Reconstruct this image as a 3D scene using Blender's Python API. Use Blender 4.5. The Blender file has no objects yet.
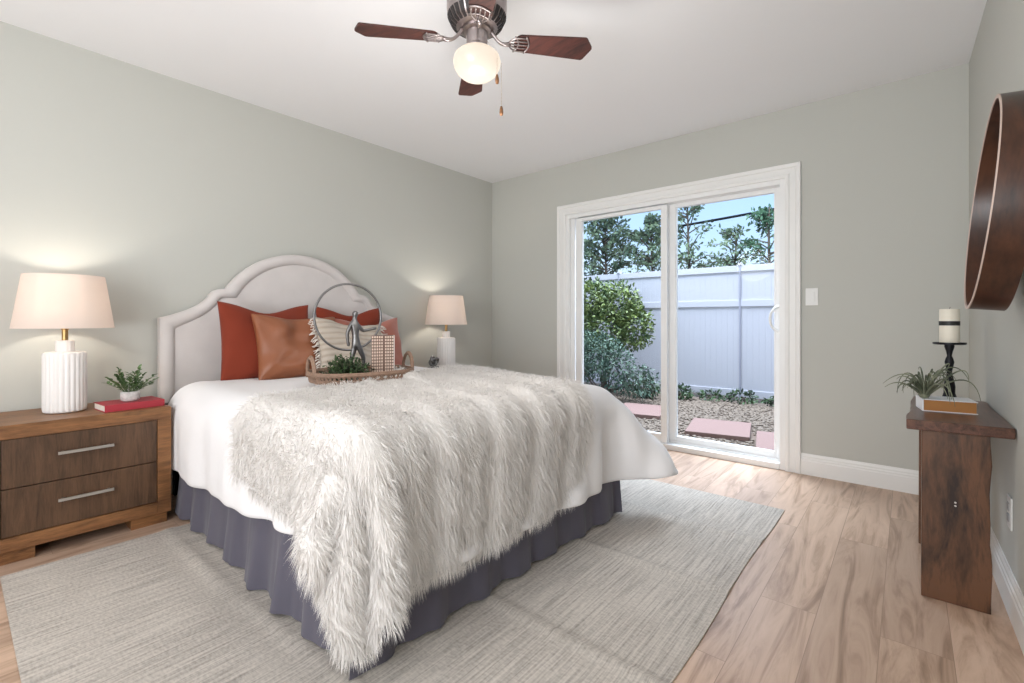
import bpy, bmesh, math, random
import numpy as np
from mathutils import Vector, Matrix
from mathutils.bvhtree import BVHTree

random.seed(7)
RNG = np.random.default_rng(7)
sc = bpy.context.scene
COL = sc.collection
PI = math.pi
RAD = math.radians

# ------------------------------------------------------------------ camera, world, lights, exposure
CAM_H = 1.04
cam_d = bpy.data.cameras.new('camera')
cam_d.sensor_width = 36.0
cam_d.lens = 36.0 * 472.58 / 1024.0
cam_d.shift_y = -21.26 / 1024.0
cam_d.clip_start = 0.02
cam = bpy.data.objects.new('camera', cam_d)
COL.objects.link(cam)
cam.location = (0, 0, CAM_H)
cam.rotation_euler = (PI / 2, 0, 0.6973)
sc.camera = cam

sc.view_settings.view_transform = 'Standard'
sc.view_settings.look = 'None'
sc.view_settings.gamma = 1.0
sc.view_settings.use_curve_mapping = False
sc.view_settings.exposure = 0.10
sc.cycles.use_denoising = True
sc.cycles.max_bounces = 10
sc.cycles.diffuse_bounces = 6
sc.cycles.transparent_max_bounces = 12
sc.cycles.caustics_reflective = False
sc.cycles.caustics_refractive = False
sc.cycles.sample_clamp_indirect = 6.0

world = bpy.data.worlds.new('sky')
sc.world = world
world.use_nodes = True
wn = world.node_tree.nodes; wl = world.node_tree.links
wn.clear()
w_out = wn.new('ShaderNodeOutputWorld'); w_bg = wn.new('ShaderNodeBackground')
w_tc = wn.new('ShaderNodeTexCoord'); w_sep = wn.new('ShaderNodeSeparateXYZ')
w_ramp = wn.new('ShaderNodeValToRGB')
wl.new(w_tc.outputs['Generated'], w_sep.inputs[0]); wl.new(w_sep.outputs['Z'], w_ramp.inputs[0])
e = w_ramp.color_ramp.elements
e[0].position = 0.0; e[0].color = (0.70, 0.83, 0.95, 1)
e[1].position = 1.0; e[1].color = (0.30, 0.48, 0.86, 1)
m_ = e.new(0.16); m_.color = (0.50, 0.71, 0.98, 1)
m_ = e.new(0.30); m_.color = (0.38, 0.60, 0.95, 1)
w_map = wn.new('ShaderNodeMapping'); w_map.inputs['Scale'].default_value = (1, 1, 2.5)
w_noise = wn.new('ShaderNodeTexNoise'); w_noise.inputs['Scale'].default_value = 3.0; w_noise.inputs['Detail'].default_value = 5
w_cr = wn.new('ShaderNodeValToRGB'); w_cr.color_ramp.elements[0].position = .60; w_cr.color_ramp.elements[1].position = .85
w_mix = wn.new('ShaderNodeMixRGB'); w_mix.inputs[2].default_value = (0.95, 0.97, 1.0, 1)
wl.new(w_tc.outputs['Generated'], w_map.inputs[0]); wl.new(w_map.outputs[0], w_noise.inputs[0])
wl.new(w_noise.outputs[0], w_cr.inputs[0]); wl.new(w_cr.outputs[0], w_mix.inputs[0])
wl.new(w_ramp.outputs[0], w_mix.inputs[1]); wl.new(w_mix.outputs[0], w_bg.inputs[0])
w_bg.inputs[1].default_value = 1.3
wl.new(w_bg.outputs[0], w_out.inputs[0])

def area(name, loc, target, sx, sy, power, color=(1, 1, 1), spread=PI):
    d = bpy.data.lights.new(name, 'AREA'); d.shape = 'RECTANGLE'; d.size = sx; d.size_y = sy
    d.energy = power; d.color = color; d.spread = spread
    o = bpy.data.objects.new(name, d); COL.objects.link(o); o.location = loc
    v = Vector(target) - Vector(loc)
    o.rotation_euler = v.to_track_quat('-Z', 'Y').to_euler()
    return o

# unseen fill lamps, added to brighten the yard and the room
area('yard_fill_light', (-2.2, 6.2, 5.4), (-1.9, 4.6, 0.4), 5.0, 3.0, 1400, (0.80, 0.88, 1.0))  # added lamp high over the yard, boosts daylight through the door
area('ceiling_fill_light', (-0.75, -1.25, 0.75), (-1.1, -0.1, 2.7), 1.4, 1.2, 48, (0.94, 0.965, 1.0))  # added fill behind the camera, tilted up at the ceiling
area('rear_fill_light', (-0.75, -2.50, 1.40), (-1.15, 2.0, 1.45), 2.0, 1.8, 62, (0.94, 0.965, 1.0))  # added fill behind the camera, no window stands there

# ------------------------------------------------------------------ room numbers
D, L, R, H = 3.725, 3.397, 0.266, 2.501
def RW(y): return R + .016 * (D - y)          # the right wall runs slightly out of square
YB = -2.65                       # wall behind the camera
OUT_Z = -0.11                    # ground outside

# ------------------------------------------------------------------ mesh helpers
class MB:
    """collects geometry for ONE mesh object"""
    def __init__(s): s.v = []; s.f = []
    def add(s, vs, fs, M=None):
        o = len(s.v)
        for p in vs:
            s.v.append(tuple(M @ Vector(p)) if M is not None else tuple(p))
        for f in fs: s.f.append([i + o for i in f])
        return s
    def box(s, x0, x1, y0, y1, z0, z1, bev=0.0, seg=2, M=None):
        bm = bmesh.new()
        bmesh.ops.create_cube(bm, size=1.0)
        for v in bm.verts:
            v.co = Vector(((x0 + x1) / 2 + v.co.x * (x1 - x0), (y0 + y1) / 2 + v.co.y * (y1 - y0), (z0 + z1) / 2 + v.co.z * (z1 - z0)))
        if bev > 0:
            bmesh.ops.bevel(bm, geom=list(bm.edges), offset=bev, segments=seg, profile=0.7, affect='EDGES')
        bm.verts.index_update()
        s.add([v.co.copy() for v in bm.verts], [[v.index for v in f.verts] for f in bm.faces], M)
        bm.free(); return s
    def tube(s, pts, rad, n=8, closed=False, M=None, caps=True):
        pts = [Vector(p) for p in pts]; k = len(pts)
        if not hasattr(rad, '__len__'): rad = [rad] * k
        vs = []; fs = []
        t0 = (pts[1] - pts[0]).normalized()
        ref = Vector((0, 0, 1)) if abs(t0.z) < .9 else Vector((1, 0, 0))
        nrm = t0.cross(ref).normalized()
        for i in range(k):
            if closed: t = (pts[(i + 1) % k] - pts[i - 1]).normalized()
            else: t = (pts[min(i + 1, k - 1)] - pts[max(i - 1, 0)]).normalized()
            nrm = (nrm - t * nrm.dot(t)).normalized()
            b = t.cross(nrm)
            for j in range(n):
                a = 2 * PI * j / n
                vs.append(pts[i] + (nrm * math.cos(a) + b * math.sin(a)) * rad[i])
        m = k if closed else k - 1
        for i in range(m):
            for j in range(n):
                a = i * n + j; b_ = i * n + (j + 1) % n; c = ((i + 1) % k) * n + (j + 1) % n; d = ((i + 1) % k) * n + j
                fs.append([a, b_, c, d])
        if caps and not closed:
            fs.append(list(range(n))[::-1]); fs.append([(k - 1) * n + j for j in range(n)])
        return s.add(vs, fs, M)
    def lathe(s, prof, n=32, M=None, rfun=None, cap=True):
        """prof = [(r,z)...] about z"""
        vs = []; fs = []; k = len(prof)
        for r, z in prof:
            for j in range(n):
                a = 2 * PI * j / n
                rr = r * (rfun(a, z) if rfun else 1)
                vs.append((rr * math.cos(a), rr * math.sin(a), z))
        for i in range(k - 1):
            for j in range(n):
                fs.append([i * n + j, i * n + (j + 1) % n, (i + 1) * n + (j + 1) % n, (i + 1) * n + j])
        if cap:
            if prof[0][0] > 1e-5: fs.append(list(range(n))[::-1])
            if prof[-1][0] > 1e-5: fs.append([(k - 1) * n + j for j in range(n)])
        return s.add(vs, fs, M)
    def prism(s, poly, z0, z1, M=None):
        """poly in xy, extruded along z"""
        n = len(poly)
        vs = [(x, y, z0) for x, y in poly] + [(x, y, z1) for x, y in poly]
        fs = [list(range(n))[::-1], [n + i for i in range(n)]]
        for i in range(n): fs.append([i, (i + 1) % n, n + (i + 1) % n, n + i])
        return s.add(vs, fs, M)
    def mesh(s, name):
        me = bpy.data.meshes.new(name); me.from_pydata(s.v, [], s.f); me.update(); return me
    def build(s, name, mat, parent=None, loc=None, smooth=False, auto=None, label=None):
        me = s.mesh(name)
        return link(name, me, mat, parent, loc, smooth, auto, label)

def link(name, me, mat, parent=None, loc=None, smooth=False, auto=None, label=None):
    o = bpy.data.objects.new(name, me); COL.objects.link(o)
    if mat is not None: me.materials.append(mat)
    if parent is not None: o.parent = parent
    if loc is not None: o.location = loc
    if smooth or auto:
        me.polygons.foreach_set('use_smooth', [True] * len(me.polygons))
    if auto:
        bm = bmesh.new(); bm.from_mesh(me)
        ang = RAD(auto)
        for ed in bm.edges:
            if len(ed.link_faces) == 2 and ed.calc_face_angle(0) > ang: ed.smooth = False
        bm.to_mesh(me); bm.free()
    if label: o['label'] = label
    return o

def fast_mesh(name, V, F):
    """numpy arrays, all faces with the same corner count"""
    me = bpy.data.meshes.new(name)
    V = np.asarray(V, np.float32); F = np.asarray(F, np.int32)
    me.vertices.add(len(V)); me.vertices.foreach_set('co', V.ravel())
    k = F.shape[1]
    me.loops.add(F.size); me.loops.foreach_set('vertex_index', F.ravel())
    me.polygons.add(len(F)); me.polygons.foreach_set('loop_start', np.arange(0, F.size, k, dtype=np.int32))
    me.update(calc_edges=True); me.validate()
    return me

def tag(o, label, cat, group=None):
    o['label'] = label; o['category'] = cat
    if group: o['group'] = group
    return o

def thing(name, label, cat, loc=(0, 0, 0), rot=(0, 0, 0), group=None):
    o = bpy.data.objects.new(name, None); COL.objects.link(o)
    o.location = loc; o.rotation_euler = rot; o.empty_display_size = .1
    return tag(o, label, cat, group)

def structure(o):
    o['kind'] = 'structure'; return o

def dup(root, loc, rot=None, label=None):
    r = root.copy(); COL.objects.link(r); r.location = loc
    if rot is not None: r.rotation_euler = rot
    if label: r['label'] = label
    for ch in list(root.children):
        c = ch.copy(); COL.objects.link(c); c.parent = r
        for g in list(ch.children):
            d = g.copy(); COL.objects.link(d); d.parent = c
    return r

def lerp(a, b, t): return a + (b - a) * t
def bez(p0, p1, p2, p3, n):
    out = []
    for i in range(n + 1):
        t = i / n; u = 1 - t
        out.append(tuple(u**3 * a + 3 * u * u * t * b + 3 * u * t * t * c + t**3 * d for a, b, c, d in zip(p0, p1, p2, p3)))
    return out

# ------------------------------------------------------------------ materials
def new_mat(name):
    m = bpy.data.materials.new(name); m.use_nodes = True
    nt = m.node_tree; b = nt.nodes['Principled BSDF']
    return m, nt, b
def N(nt, t, **kw):
    n = nt.nodes.new(t)
    for k, v in kw.items():
        if k in n.inputs: n.inputs[k].default_value = v
        else: setattr(n, k, v)
    return n
def c4(c): return (c[0], c[1], c[2], 1)

def plain(name, col, rough=.5, metal=0., var=.06, scale=14., bump=0., bscale=60., spec=None, sheen=0.):
    m, nt, b = new_mat(name)
    b.inputs['Roughness'].default_value = rough; b.inputs['Metallic'].default_value = metal
    if spec is not None: b.inputs['Specular IOR Level'].default_value = spec
    if sheen: b.inputs['Sheen Weight'].default_value = sheen
    tc = N(nt, 'ShaderNodeTexCoord')
    nz = N(nt, 'ShaderNodeTexNoise', Scale=scale, Detail=4.0)
    nt.links.new(tc.outputs['Object'], nz.inputs['Vector'])
    mx = N(nt, 'ShaderNodeMixRGB')
    mx.inputs[1].default_value = c4([max(0, x * (1 - var)) for x in col]); mx.inputs[2].default_value = c4([min(1, x * (1 + var)) for x in col])
    nt.links.new(nz.outputs[0], mx.inputs[0]); nt.links.new(mx.outputs[0], b.inputs['Base Color'])
    if bump:
        n2 = N(nt, 'ShaderNodeTexNoise', Scale=bscale, Detail=3.0)
        nt.links.new(tc.outputs['Object'], n2.inputs['Vector'])
        bp = N(nt, 'ShaderNodeBump', Strength=bump, Distance=.004)
        nt.links.new(n2.outputs[0], bp.inputs['Height']); nt.links.new(bp.outputs[0], b.inputs['Normal'])
    return m

def wood(name, dark, light, stretch=(1, 12, 12), rough=.4, scale=3., knots=.0, bump=.15):
    """grain runs along the axis with the small stretch"""
    m, nt, b = new_mat(name)
    b.inputs['Roughness'].default_value = rough
    tc = N(nt, 'ShaderNodeTexCoord'); mp = N(nt, 'ShaderNodeMapping'); mp.inputs['Scale'].default_value = stretch
    nt.links.new(tc.outputs['Object'], mp.inputs[0])
    n1 = N(nt, 'ShaderNodeTexNoise', Scale=scale, Detail=8.0, Roughness=.65, Distortion=.9)
    n2 = N(nt, 'ShaderNodeTexNoise', Scale=scale * 7, Detail=4.0, Roughness=.6)
    n3 = N(nt, 'ShaderNodeTexNoise', Scale=3.2, Detail=2.0)
    nt.links.new(mp.outputs[0], n1.inputs['Vector']); nt.links.new(mp.outputs[0], n2.inputs['Vector']); nt.links.new(tc.outputs['Object'], n3.inputs['Vector'])
    ad = N(nt, 'ShaderNodeMath', operation='MULTIPLY_ADD'); ad.inputs[1].default_value = .35
    nt.links.new(n2.outputs[0], ad.inputs[0]); nt.links.new(n1.outputs[0], ad.inputs[2])
    ad2 = N(nt, 'ShaderNodeMath', operation='MULTIPLY_ADD'); ad2.inputs[1].default_value = .35 + knots
    nt.links.new(n3.outputs[0], ad2.inputs[0]); nt.links.new(ad.outputs[0], ad2.inputs[2])
    cr = N(nt, 'ShaderNodeValToRGB')
    cr.color_ramp.elements[0].position = .62 + knots * .5; cr.color_ramp.elements[0].color = c4(dark)
    cr.color_ramp.elements[1].position = 1.05; cr.color_ramp.elements[1].color = c4(light)
    nt.links.new(ad2.outputs[0], cr.inputs[0]); nt.links.new(cr.outputs[0], b.inputs['Base Color'])
    bp = N(nt, 'ShaderNodeBump', Strength=bump, Distance=.003)
    nt.links.new(ad.outputs[0], bp.inputs['Height']); nt.links.new(bp.outputs[0], b.inputs['Normal'])
    return m

def fabric(name, col, rough=.9, weave=900., bump=.12, var=.08, sheen=.2, folds=0.):
    m, nt, b = new_mat(name)
    b.inputs['Roughness'].default_value = rough; b.inputs['Sheen Weight'].default_value = sheen
    b.inputs['Specular IOR Level'].default_value = .25
    tc = N(nt, 'ShaderNodeTexCoord')
    nz = N(nt, 'ShaderNodeTexNoise', Scale=9., Detail=5.)
    nt.links.new(tc.outputs['Object'], nz.inputs['Vector'])
    mx = N(nt, 'ShaderNodeMixRGB')
    mx.inputs[1].default_value = c4([x * (1 - var) for x in col]); mx.inputs[2].default_value = c4([min(1, x * (1 + var)) for x in col])
    nt.links.new(nz.outputs[0], mx.inputs[0]); nt.links.new(mx.outputs[0], b.inputs['Base Color'])
    n2 = N(nt, 'ShaderNodeTexNoise', Scale=weave * .2, Detail=2.)
    nt.links.new(tc.outputs['Object'], n2.inputs['Vector'])
    bp = N(nt, 'ShaderNodeBump', Strength=bump, Distance=.002)
    nt.links.new(n2.outputs[0], bp.inputs['Height'])
    if folds:
        n3 = N(nt, 'ShaderNodeTexNoise', Scale=7., Detail=3., Distortion=.8)
        nt.links.new(tc.outputs['Object'], n3.inputs['Vector'])
        b3 = N(nt, 'ShaderNodeBump', Strength=folds, Distance=.02)
        nt.links.new(n3.outputs[0], b3.inputs['Height']); nt.links.new(b3.outputs[0], bp.inputs['Normal'])
    nt.links.new(bp.outputs[0], b.inputs['Normal'])
    return m

def glass_mat(name):
    m, nt, b = new_mat(name)
    nt.nodes.remove(b)
    out = nt.nodes['Material Output']
    tr = N(nt, 'ShaderNodeBsdfTransparent'); tr.inputs[0].default_value = (.965, .98, .975, 1)
    gl = N(nt, 'ShaderNodeBsdfGlossy', Roughness=0.0); gl.inputs[0].default_value = (1, 1, 1, 1)
    fr = N(nt, 'ShaderNodeFresnel', IOR=1.45)
    mul = N(nt, 'ShaderNodeMath', operation='MULTIPLY'); mul.inputs[1].default_value = .12
    mx = N(nt, 'ShaderNodeMixShader')
    nt.links.new(fr.outputs[0], mul.inputs[0]); nt.links.new(mul.outputs[0], mx.inputs[0]); nt.links.new(tr.outputs[0], mx.inputs[1]); nt.links.new(gl.outputs[0], mx.inputs[2])
    nt.links.new(mx.outputs[0], out.inputs[0])
    return m

def floor_mat():
    m, nt, b = new_mat('oak_laminate')
    b.inputs['Roughness'].default_value = .38
    tc = N(nt, 'ShaderNodeTexCoord')
    mp = N(nt, 'ShaderNodeMapping'); mp.inputs['Rotation'].default_value = (0, 0, RAD(90)); mp.inputs['Location'].default_value = (.3, .07, 0)
    nt.links.new(tc.outputs['Object'], mp.inputs[0])
    br = N(nt, 'ShaderNodeTexBrick'); br.offset = .37; br.offset_frequency = 2
    br.inputs['Scale'].default_value = 1.0; br.inputs['Brick Width'].default_value = 1.22; br.inputs['Row Height'].default_value = .178
    br.inputs['Mortar Size'].default_value = .0011; br.inputs['Mortar Smooth'].default_value = .2; br.inputs['Bias'].default_value = 0
    br.inputs['Color1'].default_value = (0, 0, 0, 1); br.inputs['Color2'].default_value = (1, 1, 1, 1); br.inputs['Mortar'].default_value = (.5, .5, .5, 1)
    nt.links.new(mp.outputs[0], br.inputs['Vector'])
    # grain, shifted per plank
    sh = N(nt, 'ShaderNodeMixRGB', blend_type='MULTIPLY'); sh.inputs[0].default_value = 1; sh.inputs[2].default_value = (37, 19, 11, 1)
    nt.links.new(br.outputs['Color'], sh.inputs[1])
    add = N(nt, 'ShaderNodeVectorMath', operation='ADD')
    nt.links.new(tc.outputs['Object'], add.inputs[0]); nt.links.new(sh.outputs[0], add.inputs[1])
    mp2 = N(nt, 'ShaderNodeMapping'); mp2.inputs['Scale'].default_value = (9, 1.0, 1)
    nt.links.new(add.outputs[0], mp2.inputs[0])
    n1 = N(nt, 'ShaderNodeTexNoise', Scale=1.5, Detail=9., Roughness=.62, Distortion=1.5)
    nt.links.new(mp2.outputs[0], n1.inputs['Vector'])
    cr = N(nt, 'ShaderNodeValToRGB')
    es = cr.color_ramp.elements
    es[0].position = .24; es[0].color = (.22, .14, .095, 1)
    es[1].position = .68; es[1].color = (.62, .452, .342, 1)
    k = es.new(.40); k.color = (.41, .278, .196, 1)
    k = es.new(.52); k.color = (.545, .386, .286, 1)
    nt.links.new(n1.outputs[0], cr.inputs[0])
    # plank tint
    tint = N(nt, 'ShaderNodeMixRGB', blend_type='MULTIPLY'); tint.inputs[0].default_value = 1
    tr = N(nt, 'ShaderNodeValToRGB'); tr.color_ramp.elements[0].color = (.82, .80, .79, 1); tr.color_ramp.elements[1].color = (1.06, 1.05, 1.04, 1)
    nt.links.new(br.outputs['Color'], tr.inputs[0]); nt.links.new(cr.outputs[0], tint.inputs[1]); nt.links.new(tr.outputs[0], tint.inputs[2])
    seam = N(nt, 'ShaderNodeMixRGB'); seam.inputs[2].default_value = (.30, .20, .14, 1)
    nt.links.new(br.outputs['Fac'], seam.inputs[0]); nt.links.new(tint.outputs[0], seam.inputs[1])
    nt.links.new(seam.outputs[0], b.inputs['Base Color'])
    bp = N(nt, 'ShaderNodeBump', Strength=.08, Distance=.002)
    nt.links.new(n1.outputs[0], bp.inputs['Height']); nt.links.new(bp.outputs[0], b.inputs['Normal'])
    return m

def rug_mat():
    m, nt, b = new_mat('striped_flatweave')
    b.inputs['Roughness'].default_value = .95; b.inputs['Specular IOR Level'].default_value = .15
    tc = N(nt, 'ShaderNodeTexCoord')
    mp = N(nt, 'ShaderNodeMapping'); mp.inputs['Scale'].default_value = (130, 3.2, 1)
    nt.links.new(tc.outputs['Object'], mp.inputs[0])
    n1 = N(nt, 'ShaderNodeTexNoise', Scale=1., Detail=3., Roughness=.7)
    nt.links.new(mp.outputs[0], n1.inputs['Vector'])
    mp2 = N(nt, 'ShaderNodeMapping'); mp2.inputs['Scale'].default_value = (60, 120, 1)
    nt.links.new(tc.outputs['Object'], mp2.inputs[0])
    n2 = N(nt, 'ShaderNodeTexNoise', Scale=1., Detail=2.)
    nt.links.new(mp2.outputs[0], n2.inputs['Vector'])
    n3 = N(nt, 'ShaderNodeTexNoise', Scale=2.2, Detail=3.)
    nt.links.new(tc.outputs['Object'], n3.inputs['Vector'])
    ad = N(nt, 'ShaderNodeMath', operation='MULTIPLY_ADD'); ad.inputs[1].default_value = .45
    nt.links.new(n2.outputs[0], ad.inputs[0]); nt.links.new(n1.outputs[0], ad.inputs[2])
    ad2 = N(nt, 'ShaderNodeMath', operation='MULTIPLY_ADD'); ad2.inputs[1].default_value = .25
    nt.links.new(n3.outputs[0], ad2.inputs[0]); nt.links.new(ad.outputs[0], ad2.inputs[2])
    cr = N(nt, 'ShaderNodeValToRGB')
    cr.color_ramp.elements[0].position = .52; cr.color_ramp.elements[0].color = (.22, .20, .182, 1)
    cr.color_ramp.elements[1].position = 1.0; cr.color_ramp.elements[1].color = (.60, .552, .50, 1)
    nt.links.new(ad2.outputs[0], cr.inputs[0]); nt.links.new(cr.outputs[0], b.inputs['Base Color'])
    bp = N(nt, 'ShaderNodeBump', Strength=.35, Distance=.003)
    nt.links.new(ad.outputs[0], bp.inputs['Height']); nt.links.new(bp.outputs[0], b.inputs['Normal'])
    return m

def leaf_mat(name, c1, c2, scale=9., rough=.5):
    m, nt, b = new_mat(name)
    b.inputs['Roughness'].default_value = rough
    tc = N(nt, 'ShaderNodeTexCoord')
    nz = N(nt, 'ShaderNodeTexNoise', Scale=scale, Detail=3.)
    nt.links.new(tc.outputs['Object'], nz.inputs['Vector'])
    cr = N(nt, 'ShaderNodeValToRGB')
    cr.color_ramp.elements[0].position = .35; cr.color_ramp.elements[0].color = c4(c1)
    cr.color_ramp.elements[1].position = .68; cr.color_ramp.elements[1].color = c4(c2)
    nt.links.new(nz.outputs[0], cr.inputs[0]); nt.links.new(cr.outputs[0], b.inputs['Base Color'])
    return m

def translucent(name, col, trans=.5, rough=.9):
    m, nt, b = new_mat(name)
    nt.nodes.remove(b); out = nt.nodes['Material Output']
    d = N(nt, 'ShaderNodeBsdfDiffuse'); d.inputs[0].default_value = c4(col)
    t = N(nt, 'ShaderNodeBsdfTranslucent'); t.inputs[0].default_value = c4(col)
    tc = N(nt, 'ShaderNodeTexCoord'); nz = N(nt, 'ShaderNodeTexNoise', Scale=160., Detail=2.)
    nt.links.new(tc.outputs['Object'], nz.inputs['Vector'])
    bp = N(nt, 'ShaderNodeBump', Strength=.1, Distance=.001); nt.links.new(nz.outputs[0], bp.inputs['Height']); nt.links.new(bp.outputs[0], d.inputs['Normal'])
    mx = N(nt, 'ShaderNodeMixShader'); mx.inputs[0].default_value = trans
    nt.links.new(d.outputs[0], mx.inputs[1]); nt.links.new(t.outputs[0], mx.inputs[2]); nt.links.new(mx.outputs[0], out.inputs[0])
    return m

def emit_mat(name, col, strength):
    m, nt, b = new_mat(name)
    b.inputs['Base Color'].default_value = (.14, .135, .13, 1); b.inputs['Roughness'].default_value = .25
    b.inputs['Emission Color'].default_value = c4(col); b.inputs['Emission Strength'].default_value = strength
    return m

M_WALL = plain('greige_paint', (.512, .516, .479), .85, var=.012, scale=2., bump=.04, bscale=140.)
M_CEIL = plain('ceiling_paint', (.83, .835, .85), .9, var=.01, scale=2., bump=.05, bscale=120.)
M_TRIM = plain('white_trim_paint', (.80, .80, .785), .38, var=.01)
M_VINYL = plain('white_vinyl', (.82, .825, .82), .32, var=.01)
M_FLOOR = floor_mat()
M_RUG = rug_mat()
M_GLASS = glass_mat('window_glass')
M_NS = wood('walnut_frame', (.080, .032, .011), (.285, .130, .050), (12, 1.3, 12), .42)
M_NSD = wood('walnut_drawer', (.040, .020, .010), (.115, .060, .031), (14, 14, 1.4), .42)
M_CONS = wood('stained_slab', (.018, .008, .005), (.125, .056, .027), (7, 7, 1.5), .28, scale=1.8, knots=.25)
M_CONST = wood('stained_slab_top', (.030, .013, .009), (.155, .072, .048), (14, 1.2, 14), .30, scale=2.5)
M_MIRW = wood('mirror_band_wood', (.014, .006, .004), (.085, .032, .016), (5, 1.5, 1.5), .30, scale=2.)
M_MIREDGE = plain('mirror_pale_edge', (.55, .42, .36), .45)
M_MIRROR, _nt, _b = new_mat('mirror_glass'); _b.inputs['Metallic'].default_value = 1; _b.inputs['Roughness'].default_value = .03; _b.inputs['Base Color'].default_value = (.88, .9, .9, 1)
M_BLADE = wood('mahogany_blade', (.018, .006, .005), (.10, .028, .020), (1.2, 14, 14), .6, scale=2.5)
M_BRONZE = plain('antique_pewter', (.40, .35, .345), .34, 1.0, var=.15, scale=30.)
M_BRONZED = plain('dark_vent', (.025, .02, .02), .6)
M_NICKEL = plain('brushed_nickel', (.62, .60, .57), .30, 1.0, var=.04)
M_BRASS = plain('aged_brass', (.42, .27, .12), .35, 1.0)
M_CERAMIC = plain('white_ceramic', (.78, .76, .745), .45, var=.02)
M_SHADE = translucent('linen_shade', (.76, .69, .645), .42)
M_GLOBE = emit_mat('lit_globe', (1.0, .84, .67), .80)
M_BULB = emit_mat('lit_bulb', (1.0, .75, .45), 6.0)
M_HEAD = fabric('headboard_linen', (.60, .565, .55), folds=.03)
M_WHITE = fabric('white_cotton', (.80, .79, .80), weave=700, bump=.05, var=.015, folds=.10)
M_MATT = fabric('mattress_ticking', (.62, .60, .58))
M_SKIRT = fabric('slate_cotton', (.097, .091, .119), weave=700, bump=.08, var=.08)
M_FUR = fabric('ivory_fur', (.80, .775, .752), sheen=.0, var=.06, bump=0)
M_RUST = fabric('rust_velvet', (.20, .030, .012), rough=.8, sheen=.12, folds=.12)
M_LEATHER = plain('tan_leather', (.25, .085, .036), .42, var=.10, scale=8., bump=.1, bscale=120.)
M_BLUSH = fabric('blush_velvet', (.36, .125, .09), rough=.75, sheen=.4, folds=.1)
M_CREAM = fabric('cream_woven', (.47, .41, .345), weave=300., bump=.5, var=.2)
_nt = M_CREAM.node_tree; _b = _nt.nodes['Principled BSDF']; _src = _b.inputs['Base Color'].links[0].from_socket
_tc = N(_nt, 'ShaderNodeTexCoord'); _w = N(_nt, 'ShaderNodeTexWave', Scale=8., Distortion=1.6); _w.bands_direction = 'Y'; _w.inputs['Detail'].default_value = 2.
_mx = N(_nt, 'ShaderNodeMixRGB', blend_type='MULTIPLY'); _mx.inputs[0].default_value = .32
_cr = N(_nt, 'ShaderNodeValToRGB'); _cr.color_ramp.elements[0].color = (.55, .47, .40, 1); _cr.color_ramp.elements[1].color = (1, 1, 1, 1); _cr.color_ramp.elements[1].position = .5
_nt.links.new(_tc.outputs['Object'], _w.inputs['Vector']); _nt.links.new(_w.outputs['Fac'], _cr.inputs[0]); _nt.links.new(_src, _mx.inputs[1]); _nt.links.new(_cr.outputs[0], _mx.inputs[2]); _nt.links.new(_mx.outputs[0], _b.inputs['Base Color'])
M_FRINGE = fabric('cream_fringe', (.66, .60, .54), bump=.05)
M_WICKER = plain('grey_wicker', (.26, .165, .115), .75, var=.35, scale=55., bump=.5, bscale=160.)
M_PEWTER = plain('pewter_cast', (.22, .215, .215), .42, 1.0, var=.25, scale=40., bump=.3, bscale=90.)
M_TILE = plain('blush_tile', (.60, .46, .38), .4, var=.12, scale=40.)
M_TILEBOX = plain('brown_box', (.13, .075, .055), .5)
M_BOXSIDE = plain('cream_box_side', (.72, .69, .66), .5)
M_BOXLEAF = leaf_mat('boxwood_leaf', (.014, .035, .012), (.075, .14, .045), 40.)
M_SUCC = leaf_mat('pot_leaf', (.03, .075, .025), (.13, .22, .08), 40.)
M_POT = plain('mottled_stone_pot', (.52, .50, .49), .6, var=.45, scale=60.)
M_RED = plain('red_cloth_cover', (.36, .026, .040), .55, var=.08)
M_PAGES = plain('page_block', (.74, .70, .62), .8, var=.10, scale=90.)
M_TANB = plain('tan_cover', (.36, .155, .040), .45, var=.12)
M_WHITEB = plain('white_dust_jacket', (.75, .75, .76), .5)
M_IRON = plain('black_iron', (.012, .012, .016), .38, .6)
M_WAX = plain('ivory_wax', (.78, .73, .62), .5, var=.03)
M_BAND = plain('black_band', (.012, .011, .011), .5)
M_AIR = leaf_mat('airplant_leaf', (.06, .075, .045), (.25, .27, .18), 14., .6)
M_PLASTIC = plain('white_plastic', (.72, .72, .70), .35, var=.01)
M_SLOT = plain('outlet_slot', (.35, .35, .35), .5)
M_FENCE = plain('vinyl_fence', (.46, .455, .50), .4, var=.01)
M_SOIL = plain('soil', (.13, .095, .075), .95, var=.4, scale=7., bump=.5, bscale=30.)
M_PAVER = plain('red_paver', (.205, .125, .110), .85, var=.12, scale=24., bump=.3, bscale=80.)
M_PEBBLE = plain('river_pebble', (.165, .125, .095), .75, var=.55, scale=30.)
M_BARK = plain('bark', (.11, .085, .065), .9, var=.3)
M_LEAF_A = leaf_mat('shrub_leaf', (.03, .065, .02), (.21, .265, .07), 7.)
M_LEAF_B = leaf_mat('blue_green_leaf', (.03, .065, .045), (.13, .20, .14), 7.)
M_LEAF_T = leaf_mat('tree_leaf', (.055, .10, .06), (.26, .33, .19), 3.)
M_LEAF_T2 = leaf_mat('dark_tree_leaf', (.03, .085, .05), (.13, .24, .13), 3.)
M_IVY = leaf_mat('ivy_leaf', (.012, .032, .012), (.06, .11, .035), 10.)
M_CABLE = plain('cable_black', (.012, .013, .02), .6)
M_STUCCO = plain('exterior_stucco', (.45, .42, .38), .9, bump=.5, bscale=40.)

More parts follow.
